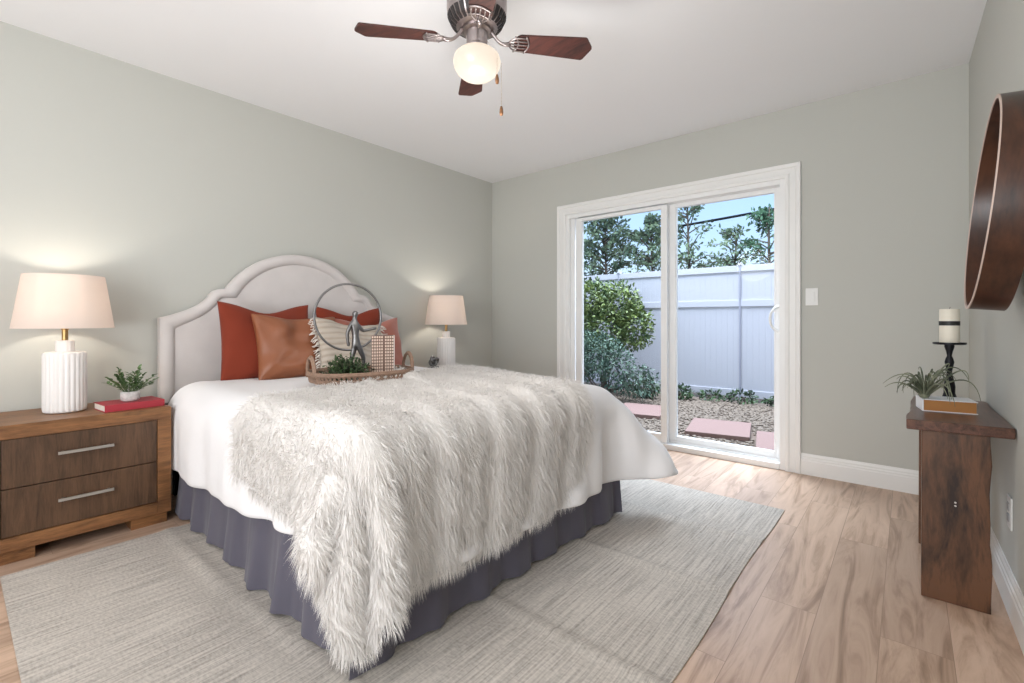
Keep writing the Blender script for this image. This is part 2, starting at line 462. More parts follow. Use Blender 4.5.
# ------------------------------------------------------------------ room shell
def slab(name, x0, x1, y0, y1, z0, z1, mat): return structure(MB().box(x0, x1, y0, y1, z0, z1).build(name, mat))
slab('floor', -L - .12, R + .26, YB - .12, D + .10, -.10, 0, M_FLOOR)
slab('ceiling', -L - .12, R + .26, YB - .12, D + .14, H, H + .1, M_CEIL)
slab('wall_left', -L - .12, -L, YB - .12, D + .14, -.1, H, M_WALL)
structure(MB().prism([(RW(YB - .12), YB - .12), (RW(YB - .12) + .14, YB - .12), (R + .14, D + .14), (RW(D + .14), D + .14)], -.1, H).build('wall_right', M_WALL))
slab('wall_front', -L, R + .1, YB - .12, YB, -.1, H, M_WALL)
DX0, DX1, DH = -2.455, -.650, 2.022          # door opening (inside the casing)
b = MB()
b.box(-L, DX0, D, D + .14, -.1, H); b.box(DX1, R, D, D + .14, -.1, H); b.box(DX0, DX1, D, D + .14, DH, H)
structure(b.build('wall_back', M_WALL))

def baseboard(name, p0, p1, nrm):
    """profile swept along a wall; nrm points into the room"""
    prof = [(0, 0), (.016, 0), (.016, .092), (.013, .098), (.013, .108), (.009, .114), (.009, .124), (.005, .134), (.004, .140), (0, .140)]
    vs = []; fs = []
    for p in (p0, p1):
        for t, z in prof: vs.append((p[0] + nrm[0] * t, p[1] + nrm[1] * t, z))
    n = len(prof)
    for i in range(n - 1): fs.append([i, i + 1, n + i + 1, n + i])
    fs += [list(range(n))[::-1], [n + i for i in range(n)]]
    return structure(MB().add(vs, fs).build(name, M_TRIM))
baseboard('baseboard_back', (DX1 + .09, D), (R, D), (0, -1))
baseboard('baseboard_back.001', (-L, D), (DX0 - .09, D), (0, -1))
baseboard('baseboard_right', (R, D), (RW(YB), YB), (-1, 0))
baseboard('baseboard_left', (-L, YB), (-L, D), (1, 0))

# door casing, stepped profile with mitred corners
def casing():
    prof = [(0, 0), (0, .016), (.012, .020), (.022, .020), (.027, .015), (.062, .015), (.068, .022), (.090, .024), (.094, .018), (.094, 0)]
    b = MB(); rings = []
    for s, x in ((-1, DX0), (1, DX1)):
        pass
    path = [(DX0, 0, -1, 0), (DX0, DH, -1, 1), (DX1, DH, 1, 1), (DX1, 0, 1, 0)]
    vs = []
    for x, z, dx, dz in path:
        for o, t in prof: vs.append((x + dx * o, D - t, z + dz * o))
    n = len(prof); fs = []
    for k in range(3):
        for i in range(n - 1): fs.append([k * n + i, k * n + i + 1, (k + 1) * n + i + 1, (k + 1) * n + i])
    return structure(b.add(vs, fs).build('trim_1', M_TRIM))
casing()

# sliding patio door: frame, fixed panel (left, inner track), sliding panel (right, outer track)
door = structure(thing('door_1', 'white vinyl sliding patio door of two glazed panels', 'patio door', (DX0, D, 0)))
W = DX1 - DX0
b = MB(); jt = .035
b.box(0, jt, -.004, .135, 0, DH, .003); b.box(W - jt, W, -.004, .135, 0, DH, .003)
b.box(jt, W - jt, -.004, .135, DH - jt, DH, .003); b.box(jt, W - jt, -.012, .135, 0, .042, .004)
b.box(jt, W - jt, .058, .066, .042, .056)
b.build('door_frame', M_VINYL, door)
XM = -1.537 - DX0          # meeting stile centre
def sash(name, x0, x1, y0, y1, z0, z1, st_l, st_r, rt, rb):
    b = MB()
    b.box(x0, x0 + st_l, y0, y1, z0, z1, .004); b.box(x1 - st_r, x1, y0, y1, z0, z1, .004)
    b.box(x0 + st_l, x1 - st_r, y0, y1, z1 - rt, z1, .004); b.box(x0 + st_l, x1 - st_r, y0, y1, z0, z0 + rb, .004)
    # glazing bead
    for (a0, a1, c0, c1) in ((x0 + st_l, x0 + st_l + .008, z0 + rb, z1 - rt), (x1 - st_r - .008, x1 - st_r, z0 + rb, z1 - rt)):
        b.box(a0, a1, y0 + .008, y1 - .008, c0, c1)
    s = b.build(name, M_VINYL, door)
    MB().box(x0 + st_l, x1 - st_r, (y0 + y1) / 2 - .003, (y0 + y1) / 2 + .003, z0 + rb, z1 - rt).build('glass_pane', M_GLASS, s)
    return s
sash('fixed_panel', .105, XM + .042, .012, .055, .042, DH - jt - .008, .048, .046, .03, .07)
sl = sash('sliding_panel', XM - .012, W - jt, .070, .115, .044, DH - jt, .100, .042, .032, .055)
# dark screen channel beside the fixed panel
b = MB(); b.box(jt, .075, .03, .05, .042, DH - jt, .002); b.box(.092, .105, .02, .05, .042, DH - jt, .002); b.build('jamb_channel', M_VINYL, door)
b = MB(); hx = W - jt - .008
b.box(hx - .013, hx + .013, .052, .070, .945, 1.155, .005)
b.tube(bez((hx - .008, .052, .965), (hx - .075, .02, .975), (hx - .075, .02, 1.125), (hx - .008, .052, 1.135), 14), .009, 10)
b.build('door_handle', M_VINYL, sl, auto=40)

# ------------------------------------------------------------------ rug
def make_rug():
    x0, x1, y0, y1 = -2.805, -.520, .135, 2.930
    nx, ny = 92, 112
    X, Y = np.meshgrid(np.linspace(x0, x1, nx), np.linspace(y0, y1, ny), indexing='ij')
    Z = np.full_like(X, .006)
    for yc, a in ((.72, .008), (1.30, .010), (1.88, .012), (2.45, .009)):        # fold creases across the rug
        yy = yc + .02 * np.sin(X * 2.3 + yc * 5) + .05 * (X + 1.5) * .2
        Z += a * np.exp(-((Y - yy) / .016) ** 2)
    for k in range(26):
        cx, cy = RNG.uniform(x0, x1), RNG.uniform(y0, y1); an = RNG.uniform(-.5, .5); ln = RNG.uniform(.08, .28)
        u = (X - cx) * math.cos(an) + (Y - cy) * math.sin(an); v = -(X - cx) * math.sin(an) + (Y - cy) * math.cos(an)
        Z += RNG.uniform(.002, .008) * np.exp(-(u / ln) ** 2 - (v / .03) ** 2)
    edge = np.minimum(np.minimum(X - x0, x1 - X), np.minimum(Y - y0, y1 - Y))
    X2 = X + .006 * np.sin(Y * 5.1) * (edge < .03) * (X > x1 - .1)
    V = np.stack([X2, Y, Z], -1).reshape(-1, 3)
    B = V.copy(); B[:, 2] = .0008
    idx = np.arange(nx * ny).reshape(nx, ny); o = nx * ny
    F = [np.stack([idx[:-1, :-1], idx[1:, :-1], idx[1:, 1:], idx[:-1, 1:]], -1).reshape(-1, 4)]
    for line in (idx[0], idx[-1][::-1], idx[:, 0][::-1], idx[:, -1]):
        F.append(np.stack([line[:-1], line[1:], line[1:] + o, line[:-1] + o], -1))
    me = fast_mesh('area_rug', np.vstack([V, B]), np.vstack(F))
    o_ = link('area_rug', me, M_RUG, smooth=True, auto=50)
    tag(o_, 'large pale grey striped flatweave rug lying under the bed', 'rug')
make_rug()

# ------------------------------------------------------------------ bed
BED_A = RAD(-1.5)
BED = Vector((-3.30, 1.60, 0))
bed = thing('bed', 'queen bed with cream arched headboard and slate bed skirt', 'bed', BED, (0, 0, BED_A))
TB = Matrix.Translation(BED) @ Matrix.Rotation(BED_A, 4, 'Z')
def head_profile(off=0.0, n=18):
    """right half then mirrored; (t,z) outline from bottom right round the arch, inset by off"""
    hw = .812 - off; zs = 1.053 - off * .9
    pts = [(hw, 0.56), (hw, zs)]
    pts += [(x, z) for x, z in bez((hw - .01, zs + .004, 0)[:2] + (0,), (.70, zs + .02, 0), (.60 - off * .2, zs + .06, 0), (.545 - off * .75, 1.212 - off * .75, 0), 8) for x, z in [(x, z)]] if False else []
    c = bez((hw, zs, 0), (.70, zs + .035, 0), (.59 - off * .5, zs + .07, 0), (.545 - off * .6, 1.212 - off * .55, 0), 9)
    pts += [(p[0], p[1]) for p in c[1:]]
    c = bez((.545 - off * .6, 1.212 - off * .55, 0), (.53 - off * .6, 1.238 - off * .75, 0), (.49 - off * .7, 1.236 - off * .8, 0), (.462 - off * .75, 1.242 - off * .8, 0), 4)
    pts += [(p[0], p[1]) for p in c[1:]]
    t0, z0, zt = .462 - off * .75, 1.242 - off * .8, 1.500 - off
    sg = zt - z0; Rr = (t0 * t0 + sg * sg) / (2 * sg)
    a0 = math.asin(min(1, t0 / Rr))
    for i in range(1, n + 1):
        a = a0 * (1 - i / n); pts.append((Rr * math.sin(a), zt - Rr + Rr * math.cos(a)))
    return pts
def full(pts): return pts + [(-t, z) for t, z in reversed(pts[:-1])]
P0 = full(head_profile(0)); P1 = full(head_profile(.072))
# headboard local: x thickness 0..; y = t ; z
b = MB()
n = len(P0)
vs = [(-.055, t, z) for t, z in P0] + [(.0, t, z) for t, z in P0]
fs = [list(range(n)), [n + i for i in range(n)][::-1]] + [[i, n + i, n + (i + 1) % n, (i + 1) % n] for i in range(n)]
hb = b.add(vs, fs).build('headboard', M_HEAD, bed, auto=40)
# padded rolled border: loft between outer and inner outlines
vs = []; fs = []; K = 9
for k in range(K + 1):
    s = k / K
    for (t0, z0), (t1, z1) in zip(P0, P1):
        bul = .024 * math.sin(PI * s) ** .6 if 0 < s < 1 else 0
        vs.append((bul + (0.0 if s < 1 else .0), lerp(t0, t1, s), lerp(z0, z1, s)))
for k in range(K):
    for i in range(n - 1):
        a = k * n + i; fs.append([a, a + 1, a + n + 1, a + n])
MB().add(vs, fs).build('padded_border', M_HEAD, hb, smooth=True)
# centre panel, softly crowned
vs = [(.004, 0, .95)]; fs = []; K = 8
for k in range(1, K + 1):
    s = k / K
    for (t, z) in P1:
        vs.append((.016 * (1 - s ** 6) + .001, lerp(0, t, s), lerp(.95, z, s)))
m = len(P1)
vs[0] = (.017, 0, .95)
for i in range(m - 1): fs.append([0, 1 + i, 2 + i])
fs.append([0, m, 1])
for k in range(K - 1):
    for i in range(m):
        a = 1 + k * m + i; a2 = 1 + k * m + (i + 1) % m; fs.append([a, a + m, a2 + m, a2])
MB().add(vs, fs).build('padded_panel', M_HEAD, hb, smooth=True)
for s in (-1, 1):
    MB().box(-.05, -.01, s * .70 - .04, s * .70 + .04, 0.0, .57, .004).build('headboard_post', M_IRON, bed)
    MB().box(-.01, 2.02, s * .70 - .02, s * .70 + .02, .17, .22, .004).build('side_rail', M_IRON, bed)
    MB().box(1.90, 1.96, s * .66 - .03, s * .66 + .03, 0.009, .19, .004).build('bed_leg', M_IRON, bed)
MB().box(.045, 2.05, -.755, .755, .20, .40, .03, 3).build('box_spring', M_MATT, bed, auto=40)
MB().box(.045, 2.05, -.755, .755, .40, .640, .06, 4).build('mattress', M_MATT, bed, auto=40)

# gathered skirt on three sides, split at the foot corners
def skirt_panel(p0, p1, out, amp, folds, flare, zt=.40, seed=0, split_a=0., split_b=0.):
    rg = np.random.default_rng(seed)
    nu, nv = 150, 12
    p0 = np.array(p0, float); p1 = np.array(p1, float); out = np.array(out, float)
    ln = np.linalg.norm(p1 - p0); t = (p1 - p0) / ln
    u = np.linspace(0, 1, nu)
    ph = np.cumsum(rg.uniform(.4, 1.6, nu)); ph = ph / ph[-1] * folds * 2 * PI
    wob = np.interp(u, np.linspace(0, 1, 9), rg.uniform(.5, 1.2, 9))
    hem = .010 + np.interp(u, np.linspace(0, 1, 14), rg.uniform(0, .016, 14))
    V = []
    for j in range(nv):
        s = j / (nv - 1)
        o = flare * s ** 1.2 + amp * wob * (s ** .8) * (np.sin(ph) + .35 * np.sin(2.3 * ph + 1) * s + .6)
        o = o + .004
        side = split_a * s ** 1.5 * np.exp(-u / .06) - split_b * s ** 1.5 * np.exp(-(1 - u) / .06)
        pos = p0 + np.outer(u * ln - side, t) + np.outer(o, out)
        z = zt + (hem - zt) * s
        V.append(np.column_stack([pos, z]))
    V = np.array(V).reshape(-1, 3)
    idx = np.arange(nu * nv).reshape(nv, nu)
    F = np.stack([idx[:-1, :-1], idx[:-1, 1:], idx[1:, 1:], idx[1:, :-1]], -1).reshape(-1, 4)
    return V, F
VV = []; FF = []; o = 0
for args in (dict(p0=(.32, -.770), p1=(2.075, -.770), out=(0, -1), amp=.019, folds=7, flare=.02, seed=3, split_b=-.07),
             dict(p0=(2.075, -.770), p1=(2.075, .775), out=(1, 0), amp=.018, folds=7, flare=.015, seed=5, split_a=.05),
             dict(p0=(2.075, .775), p1=(.32, .775), out=(0, 1), amp=.012, folds=9, flare=.015, seed=9)):
    V, F = skirt_panel(**args); VV.append(V); FF.append(F + o); o += len(V)
sk = link('bed_skirt', fast_mesh('bed_skirt', np.vstack(VV), np.vstack(FF)), M_SKIRT, bed, smooth=True)

# ------------------------------------------------------------------ cloth (small position-based solver)
def batches(nu, nv, Rst, bend_k, shear_k, far_k=0.):
    idx = np.arange(nu * nv).reshape(nu, nv); out = []
    Rf = Rst.reshape(-1, Rst.shape[-1])
    def put(a, b, k):
        a = a.ravel(); b = b.ravel()
        if len(a): out.append((a, b, np.linalg.norm(Rf[a] - Rf[b], axis=1), k))
    for s in (0, 1):
        put(idx[s:-1:2, :], idx[s + 1::2, :][:idx[s:-1:2, :].shape[0]], 1.)
        put(idx[:, s:-1:2], idx[:, s + 1::2][:, :idx[:, s:-1:2].shape[1]], 1.)
    for s in (0, 1):
        A = idx[s:-1:2, :]; B = idx[s + 1::2, :][:A.shape[0]]
        put(A[:, :-1], B[:, 1:], shear_k)
        put(A[:, 1:], B[:, :-1], shear_k)
    i = np.arange(nu); ii = i[(i % 4 < 2) & (i + 2 < nu)]; jj = i[(i % 4 >= 2) & (i + 2 < nu)]
    put(idx[ii], idx[ii + 2], bend_k); put(idx[jj], idx[jj + 2], bend_k)
    i = np.arange(nv); ii = i[(i % 4 < 2) & (i + 2 < nv)]; jj = i[(i % 4 >= 2) & (i + 2 < nv)]
    put(idx[:, ii], idx[:, ii + 2], bend_k); put(idx[:, jj], idx[:, jj + 2], bend_k)
    if far_k:
        for st_ in (4,):
            i = np.arange(nu); ii = i[(i % 8 < 4) & (i + 4 < nu)]; jj = i[(i % 8 >= 4) & (i + 4 < nu)]
            put(idx[ii], idx[ii + 4], far_k); put(idx[jj], idx[jj + 4], far_k)
            i = np.arange(nv); ii = i[(i % 8 < 4) & (i + 4 < nv)]; jj = i[(i % 8 >= 4) & (i + 4 < nv)]
            put(idx[:, ii], idx[:, ii + 4], far_k); put(idx[:, jj], idx[:, jj + 4], far_k)
    return out
def bed_sdf(P, x1, hy, zt, r):
    """rounded box standing on the floor; returns distance and outward normal"""
    c = np.array([(x1 - 1.0) / 2, 0, (zt - 1.0) / 2]); h = np.array([(x1 + 1.0) / 2, hy, (zt + 1.0) / 2]) - r
    q = np.abs(P - c) - h; sg = np.sign(P - c); sg[sg == 0] = 1
    qp = np.maximum(q, 0); ln = np.linalg.norm(qp, axis=1)
    d = ln + np.minimum(q.max(1), 0) - r
    nrm = qp * sg
    ins = ln < 1e-9
    am = q.argmax(1); e = np.zeros_like(P); e[np.arange(len(P)), am] = sg[np.arange(len(P)), am]
    nrm = np.where(ins[:, None], e, nrm / np.maximum(ln, 1e-9)[:, None])
    return d, nrm
def simulate(P, Rst, box, steps, iters, bend_k, shear_k, fric, grav=9.8, damp=.985, bvh=None, thick=.0, floor=.012, far_k=0.):
    nu, nv, _ = P.shape
    B = batches(nu, nv, Rst, bend_k, shear_k, far_k)
    P = P.reshape(-1, 3).copy(); Q = P.copy(); dt = 1 / 60.
    near = None
    for st in range(steps):
        vel = (P - Q) * damp
        sp = np.linalg.norm(vel, axis=1); cl = np.minimum(1, .04 / np.maximum(sp, 1e-9)); vel *= cl[:, None]
        Q = P.copy(); P = P + vel; P[:, 2] -= grav * dt * dt
        if bvh is not None and st % 3 == 0:
            co = []; no = []
            for p in P:
                l, n_, i_, d_ = bvh.find_nearest(Vector(p))
                co.append(l); no.append(n_)
            near = (np.array(co), np.array(no))
        for it in range(iters):
            for a, b_, Ln, k in B:
                d = P[b_] - P[a]; l = np.sqrt((d * d).sum(1)) + 1e-9
                cr = (d * (k * .5 * (l - Ln) / l)[:, None]); P[a] += cr; P[b_] -= cr
            if it % 2 == 1 or it == iters - 1:
                d, nr = bed_sdf(P, *box)
                hit = d < 0
                P[hit] -= nr[hit] * d[hit][:, None]
                contact = hit.copy()
                if near is not None:
                    dd = ((P - near[0]) * near[1]).sum(1); far = np.linalg.norm(P - near[0], axis=1) < .12
                    h2 = (dd < thick) & far
                    P[h2] += near[1][h2] * (thick - dd[h2])[:, None]; contact |= h2
                fl = P[:, 2] < floor; P[fl, 2] = floor; contact |= fl
        mv = P[contact] - Q[contact]
        P[contact] -= mv * fric
    return P.reshape(nu, nv, 3)
def grid_faces(nu, nv):
    idx = np.arange(nu * nv).reshape(nu, nv)
    return np.stack([idx[:-1, :-1], idx[1:, :-1], idx[1:, 1:], idx[:-1, 1:]], -1).reshape(-1, 4)

# duvet
nu, nv = 72, 72
X, Y = np.meshgrid(np.linspace(.055, 2.36, nu), np.linspace(-1.17, 1.17, nv), indexing='ij')
cf = np.clip((X - 1.5) / .86, 0, 1) ** 2 * np.clip(np.abs(Y) / 1.17, 0, 1) ** 4          # rounded foot corners
kk = np.where(Y < 0, .34, .07)
X = X - kk * cf; Y = Y * (1 - kk * .8 * cf) * np.where(Y < 0, 1 - .07 * np.clip((X - .6) / 1.2, 0, 1), 1)
Rst = np.stack([X * 1.0, Y * 1.0], -1)
Zi = .705 + .004 * RNG.standard_normal(X.shape)
DUV = simulate(np.stack([X, Y, Zi], -1), Rst, (2.085, .790, .668, .10), 230, 10, .6, .35, .35, grav=1.6, damp=.97, far_k=.35)
def to_world(Pl):
    A = np.array(TB.to_3x3()); return Pl.reshape(-1, 3) @ A.T + np.array(BED)
# fur throw : a skewed quad thrown over the near foot corner
tu, tv = 58, 66
q1, q2, q3, q4 = (.84, .74), (1.25, -.92), (2.41, -.90), (2.46, .21)   # far-head, near-head, near-foot, far-foot
s, t = np.meshgrid(np.linspace(0, 1, tu), np.linspace(0, 1, tv), indexing='ij')   # s: head->foot, t: near->far
def quad(k): return (1 - s) * (1 - t) * q2[k] + s * (1 - t) * q3[k] + s * t * q4[k] + (1 - s) * t * q1[k]
QX, QY = quad(0), quad(1)
Rst = np.stack([QX * 1.0, QY * 1.16], -1)
Zi = .80 + .03 * np.sin(t * 2 * PI * 7 + s * 2.0) + .006 * RNG.standard_normal(s.shape)
THR = simulate(np.stack([QX, QY, Zi], -1), Rst, (2.118, .828, .712, .11), 220, 9, .12, .12, .5, grav=2.2, damp=.97, floor=.03)
# soft ridges running down the throw
Gx = np.gradient(THR, axis=0); Gy = np.gradient(THR, axis=1); NR = np.cross(Gx, Gy); NR /= np.linalg.norm(NR, axis=2)[..., None] + 1e-9
rid = np.sin(2 * PI * (5.5 * t + .25 * np.sin(2.6 * s + 1) + .1 * np.sin(7 * s))) + .6 * np.sin(2 * PI * (11.3 * t + .3 * np.sin(3.1 * s + 2)) + 1)
THR = THR + NR * (.0085 * (rid + 1.1) * (.12 + .88 * np.clip((s - .12) * 2.2, 0, 1)))[..., None]
TW = to_world(THR)
TF = grid_faces(tu, tv)
nu, nv = 72, 72
DUV0 = DUV.copy()
Gx = np.gradient(DUV, axis=0); Gy = np.gradient(DUV, axis=1); NR = np.cross(Gx, Gy); NR /= np.linalg.norm(NR, axis=2)[..., None] + 1e-9
hang = np.clip((.66 - DUV[..., 2]) / .30, 0, 1)
iu, iv = np.meshgrid(np.linspace(0, 1, nu), np.linspace(0, 1, nv), indexing='ij')
atfoot = np.clip((DUV[..., 0] - 1.98) / .12, 0, 1)
wr = atfoot * (np.sin(iv * 47 + 2 * np.sin(iv * 9)) + .6 * np.sin(iv * 83 + 1)) + (1 - atfoot) * (np.sin(iu * 31 + 2 * np.sin(iu * 7)) + .5 * np.sin(iu * 61))
sm = np.sin(DUV[..., 0] * 9 + 4 * DUV[..., 1]) * np.sin(DUV[..., 1] * 7 - 3 * DUV[..., 0] + 1)
DUV = DUV + NR * (.013 * (wr + 1.3) * hang + .004 * (sm + 1) * (1 - hang))[..., None]
# where the throw lies on it the duvet is pressed under the throw
thr_bvh = BVHTree.FromPolygons([Vector(p) for p in THR.reshape(-1, 3)], grid_faces(tu, tv).tolist())
Df = DUV.reshape(-1, 3)
for q in range(2):
    for i_ in range(len(Df)):
        l_, n_, f_, d_ = thr_bvh.find_nearest(Vector(Df[i_]))
        gi, gj = divmod(f_, tv - 1)
        if n_ is None or d_ > .22 or gi in (0, tu - 2) or gj in (0, tv - 2): continue
        sd = (Vector(Df[i_]) - l_).dot(n_)
        if sd > -.020: Df[i_] -= np.array(n_) * (sd + .020)
DUV = Df.reshape(nu, nv, 3)
DW = to_world(DUV)
me = fast_mesh('duvet', DW, grid_faces(nu, nv))
duvet = link('duvet', me, M_WHITE, smooth=True)
md = duvet.modifiers.new('thick', 'SOLIDIFY'); md.thickness = .022; md.offset = .6
md = duvet.modifiers.new('sub', 'SUBSURF'); md.levels = 1; md.render_levels = 1
tag(duvet, 'white cotton duvet draped over the bed with loose hanging corners', 'duvet')
duv_bvh = BVHTree.FromPolygons([Vector(p) for p in DUV0.reshape(-1, 3)], [list(f) for f in grid_faces(nu, nv)[:, ::1].tolist()])

me = fast_mesh('fur_throw', TW, TF)
throw = link('fur_throw', me, M_FUR, smooth=True)
tag(throw, 'shaggy ivory faux fur throw draped over the near foot corner of the bed', 'throw')
md = throw.modifiers.new('thick', 'SOLIDIFY'); md.thickness = .012; md.offset = 1
def fur_strands(n=150000):
    G = TW.reshape(tu, tv, 3)
    gu = RNG.uniform(0, tu - 1.001, n); gv = RNG.uniform(0, tv - 1.001, n)
    ne = 5200      # extra along the hems
    e = RNG.integers(0, 4, ne); r = RNG.uniform(0, 1, ne)
    gu = np.concatenate([gu, np.where(e == 0, 0, np.where(e == 1, tu - 1.001, r * (tu - 1.001)))])
    gv = np.concatenate([gv, np.where(e == 2, 0, np.where(e == 3, tv - 1.001, r * (tv - 1.001)))])
    i = gu.astype(int); j = gv.astype(int); a = (gu - i)[:, None]; c = (gv - j)[:, None]
    p = (1 - a) * (1 - c) * G[i, j] + a * (1 - c) * G[i + 1, j] + a * c * G[i + 1, j + 1] + (1 - a) * c * G[i, j + 1]
    du = G[i + 1, j] - G[i, j]; dv = G[i, j + 1] - G[i, j]
    nr = np.cross(du, dv); nr /= np.linalg.norm(nr, axis=1)[:, None] + 1e-9
    # fur lies away from the head end, with clumped swirls
    tu_ = du / (np.linalg.norm(du, axis=1)[:, None] + 1e-9); tv_ = dv / (np.linalg.norm(dv, axis=1)[:, None] + 1e-9)
    sw = np.sin(p[:, 0] * 23 + 3 * np.sin(p[:, 1] * 17)) + np.sin(p[:, 1] * 29 + p[:, 2] * 31)
    out = np.zeros_like(p)
    eu0 = gu < .3; eu1 = gu > tu - 1.4; ev0 = gv < .3; ev1 = gv > tv - 1.4
    out -= tu_ * eu0[:, None] * .9; out += tu_ * eu1[:, None] * .6; out -= tv_ * ev0[:, None] * .9; out += tv_ * ev1[:, None] * .9
    m = len(p)
    d = tu_ * .75 + tv_ * (.22 * sw)[:, None] + nr * .42 + out + RNG.standard_normal((m, 3)) * .22
    d /= np.linalg.norm(d, axis=1)[:, None]
    ln = RNG.uniform(.026, .050, m)[:, None]
    droop = np.array([0, 0, -1.0])
    p0 = p + nr * .004
    p1 = p0 + d * ln * .45 + nr * ln * .06
    p2 = p0 + d * ln * .8 + droop * ln * .14
    p3 = p0 + d * ln * 1.05 + droop * ln * .40
    w = np.cross(d, nr + RNG.standard_normal((m, 3)) * .5); w /= np.linalg.norm(w, axis=1)[:, None] + 1e-9
    wd = RNG.uniform(.0005, .0011, m)[:, None]
    V = np.stack([p0 - w * wd, p0 + w * wd, p1 - w * wd * .9, p1 + w * wd * .9, p2 - w * wd * .55, p2 + w * wd * .55, p3 - w * wd * .08, p3 + w * wd * .08], 1)
    low = V[..., 2] < .010; V[..., 2] = np.where(low, .010 + RNG.uniform(0, .004, V.shape[:2]), V[..., 2])
    base = (np.arange(m) * 8)[:, None]
    F = np.concatenate([base + np.array([[0, 1, 3, 2]]), base + np.array([[2, 3, 5, 4]]), base + np.array([[4, 5, 7, 6]])])
    me = fast_mesh('fur_pile', V.reshape(-1, 3), F)
    return link('fur_pile', me, M_FUR, throw, smooth=True)
fur_strands()

# height of the bedding at a world point
def top_z(x, y):
    pl = TB.inverted() @ Vector((x, y, 0)); best = .70
    l = duv_bvh.ray_cast(Vector((pl.x, pl.y, 2)), Vector((0, 0, -1)))
    return (l[0].z if l[0] else .69) + .014
BT = top_z(-2.9, 1.6)

# ------------------------------------------------------------------ pillows
def pillow_mesh(name, w, h, th, dip=0., pinch=.09, seed=0, wrinkle=.006, nn=30, sag=0.):
    rg = np.random.default_rng(seed)
    u = np.linspace(-1, 1, nn); U, V_ = np.meshgrid(u, u, indexing='ij')
    Us = np.sin(U * PI / 2) ; Vs = np.sin(V_ * PI / 2)
    x = w / 2 * Us * (1 - pinch * (1 - Vs ** 2)); y = h / 2 * Vs * (1 - pinch * (1 - Us ** 2))
    prof = np.clip((1 - Us ** 2), 0, 1) ** .42 * np.clip((1 - Vs ** 2), 0, 1) ** .42
    bot = 1 + .25 * (-Vs) * (1 - Us ** 2)
    t = th / 2 * prof * bot
    if dip: y = y - dip * np.exp(-(Us / .55) ** 2) * np.clip((Vs + .3) / 1.3, 0, 1) ** 1.5
    wr = np.zeros_like(x)
    for k in range(16):
        a = rg.uniform(0, 2 * PI); f = rg.uniform(4, 13); wr += np.sin(f * (Us * math.cos(a) + Vs * math.sin(a)) + rg.uniform(0, 6)) / f
    # radial tucks from the corners
    for cx in (-1, 1):
        for cy in (-1, 1):
            rr = np.hypot(Us - cx, Vs - cy); an = np.arctan2(Vs - cy, Us - cx)
            wr += .22 * np.sin(an * 9 + seed) * np.exp(-rr / .5)
    wr *= wrinkle * 3 * prof ** .5 * (prof > 0.02)
    y = y - sag * (1 - Us ** 2) * 0
    front = np.stack([x, y, t + wr], -1).reshape(-1, 3); back = np.stack([x, y, -t], -1).reshape(-1, 3)
    F = grid_faces(nn, nn)
    bm = bmesh.new()
    vs = [bm.verts.new(p) for p in front] ; vb = [bm.verts.new(p) for p in back]
    for f in F: bm.faces.new([vs[i] for i in f])
    for f in F: bm.faces.new([vb[i] for i in f[::-1]])
    bmesh.ops.remove_doubles(bm, verts=bm.verts, dist=1e-5)
    me = bpy.data.meshes.new(name); bm.to_mesh(me); bm.free()
    return me
def place_pillow(o, x, y, z, h, yaw=0., lean=18., roll=0.):
    """local x -> world y (across the bed), local y -> up, local z -> towards the foot"""
    base = Matrix(((0, 0, 1), (1, 0, 0), (0, 1, 0))).to_4x4()
    Mx = Matrix.Translation((x, y, z)) @ Matrix.Rotation(RAD(yaw), 4, 'Z') @ Matrix.Rotation(RAD(-lean), 4, 'Y') @ base @ Matrix.Translation((0, h / 2, 0)) @ Matrix.Rotation(RAD(roll), 4, 'Z')
    o.matrix_world = Mx
pg = 'throw pillows along the headboard'
def pillow(name, mat, w, h, th, pos, label, **kw):
    pl = {k: kw.pop(k) for k in ('yaw', 'lean', 'roll') if k in kw}
    o = link(name, pillow_mesh(name, w, h, th, **kw), mat, smooth=True)
    place_pillow(o, *pos, h, **pl)
    tag(o, label, 'pillow', pg)
    return o
pillow('rust_pillow', M_RUST, .555, .49, .15, (-3.055, 1.295, BT - .015), 'rust red pillow at the left of the bed, nearest the lit lamp', dip=.055, seed=1, lean=9, pinch=.06, roll=-1)
pillow('rust_pillow', M_RUST, .52, .475, .14, (-3.095, 1.900, BT - .015), 'rust red pillow behind the cream fringed pillow and the blush pillow', dip=.055, seed=2, lean=8, pinch=.05)
pillow('leather_pillow', M_LEATHER, .54, .43, .19, (-2.900, 1.440, BT - .015), 'tan leather look pillow leaning on the left rust pillow', dip=.015, seed=4, lean=20, wrinkle=.015, roll=-2, pinch=.07)
pillow('blush_pillow', M_BLUSH, .54, .405, .15, (-2.955, 1.985, BT - .015), 'dusty blush pillow at the right end of the pillow row', dip=.055, seed=6, lean=14, pinch=.07, roll=1)
cw, ch = .50, .40
cm = pillow_mesh('fringed_pillow', cw, ch, .15, dip=.03, seed=8, nn=64, pinch=.05)
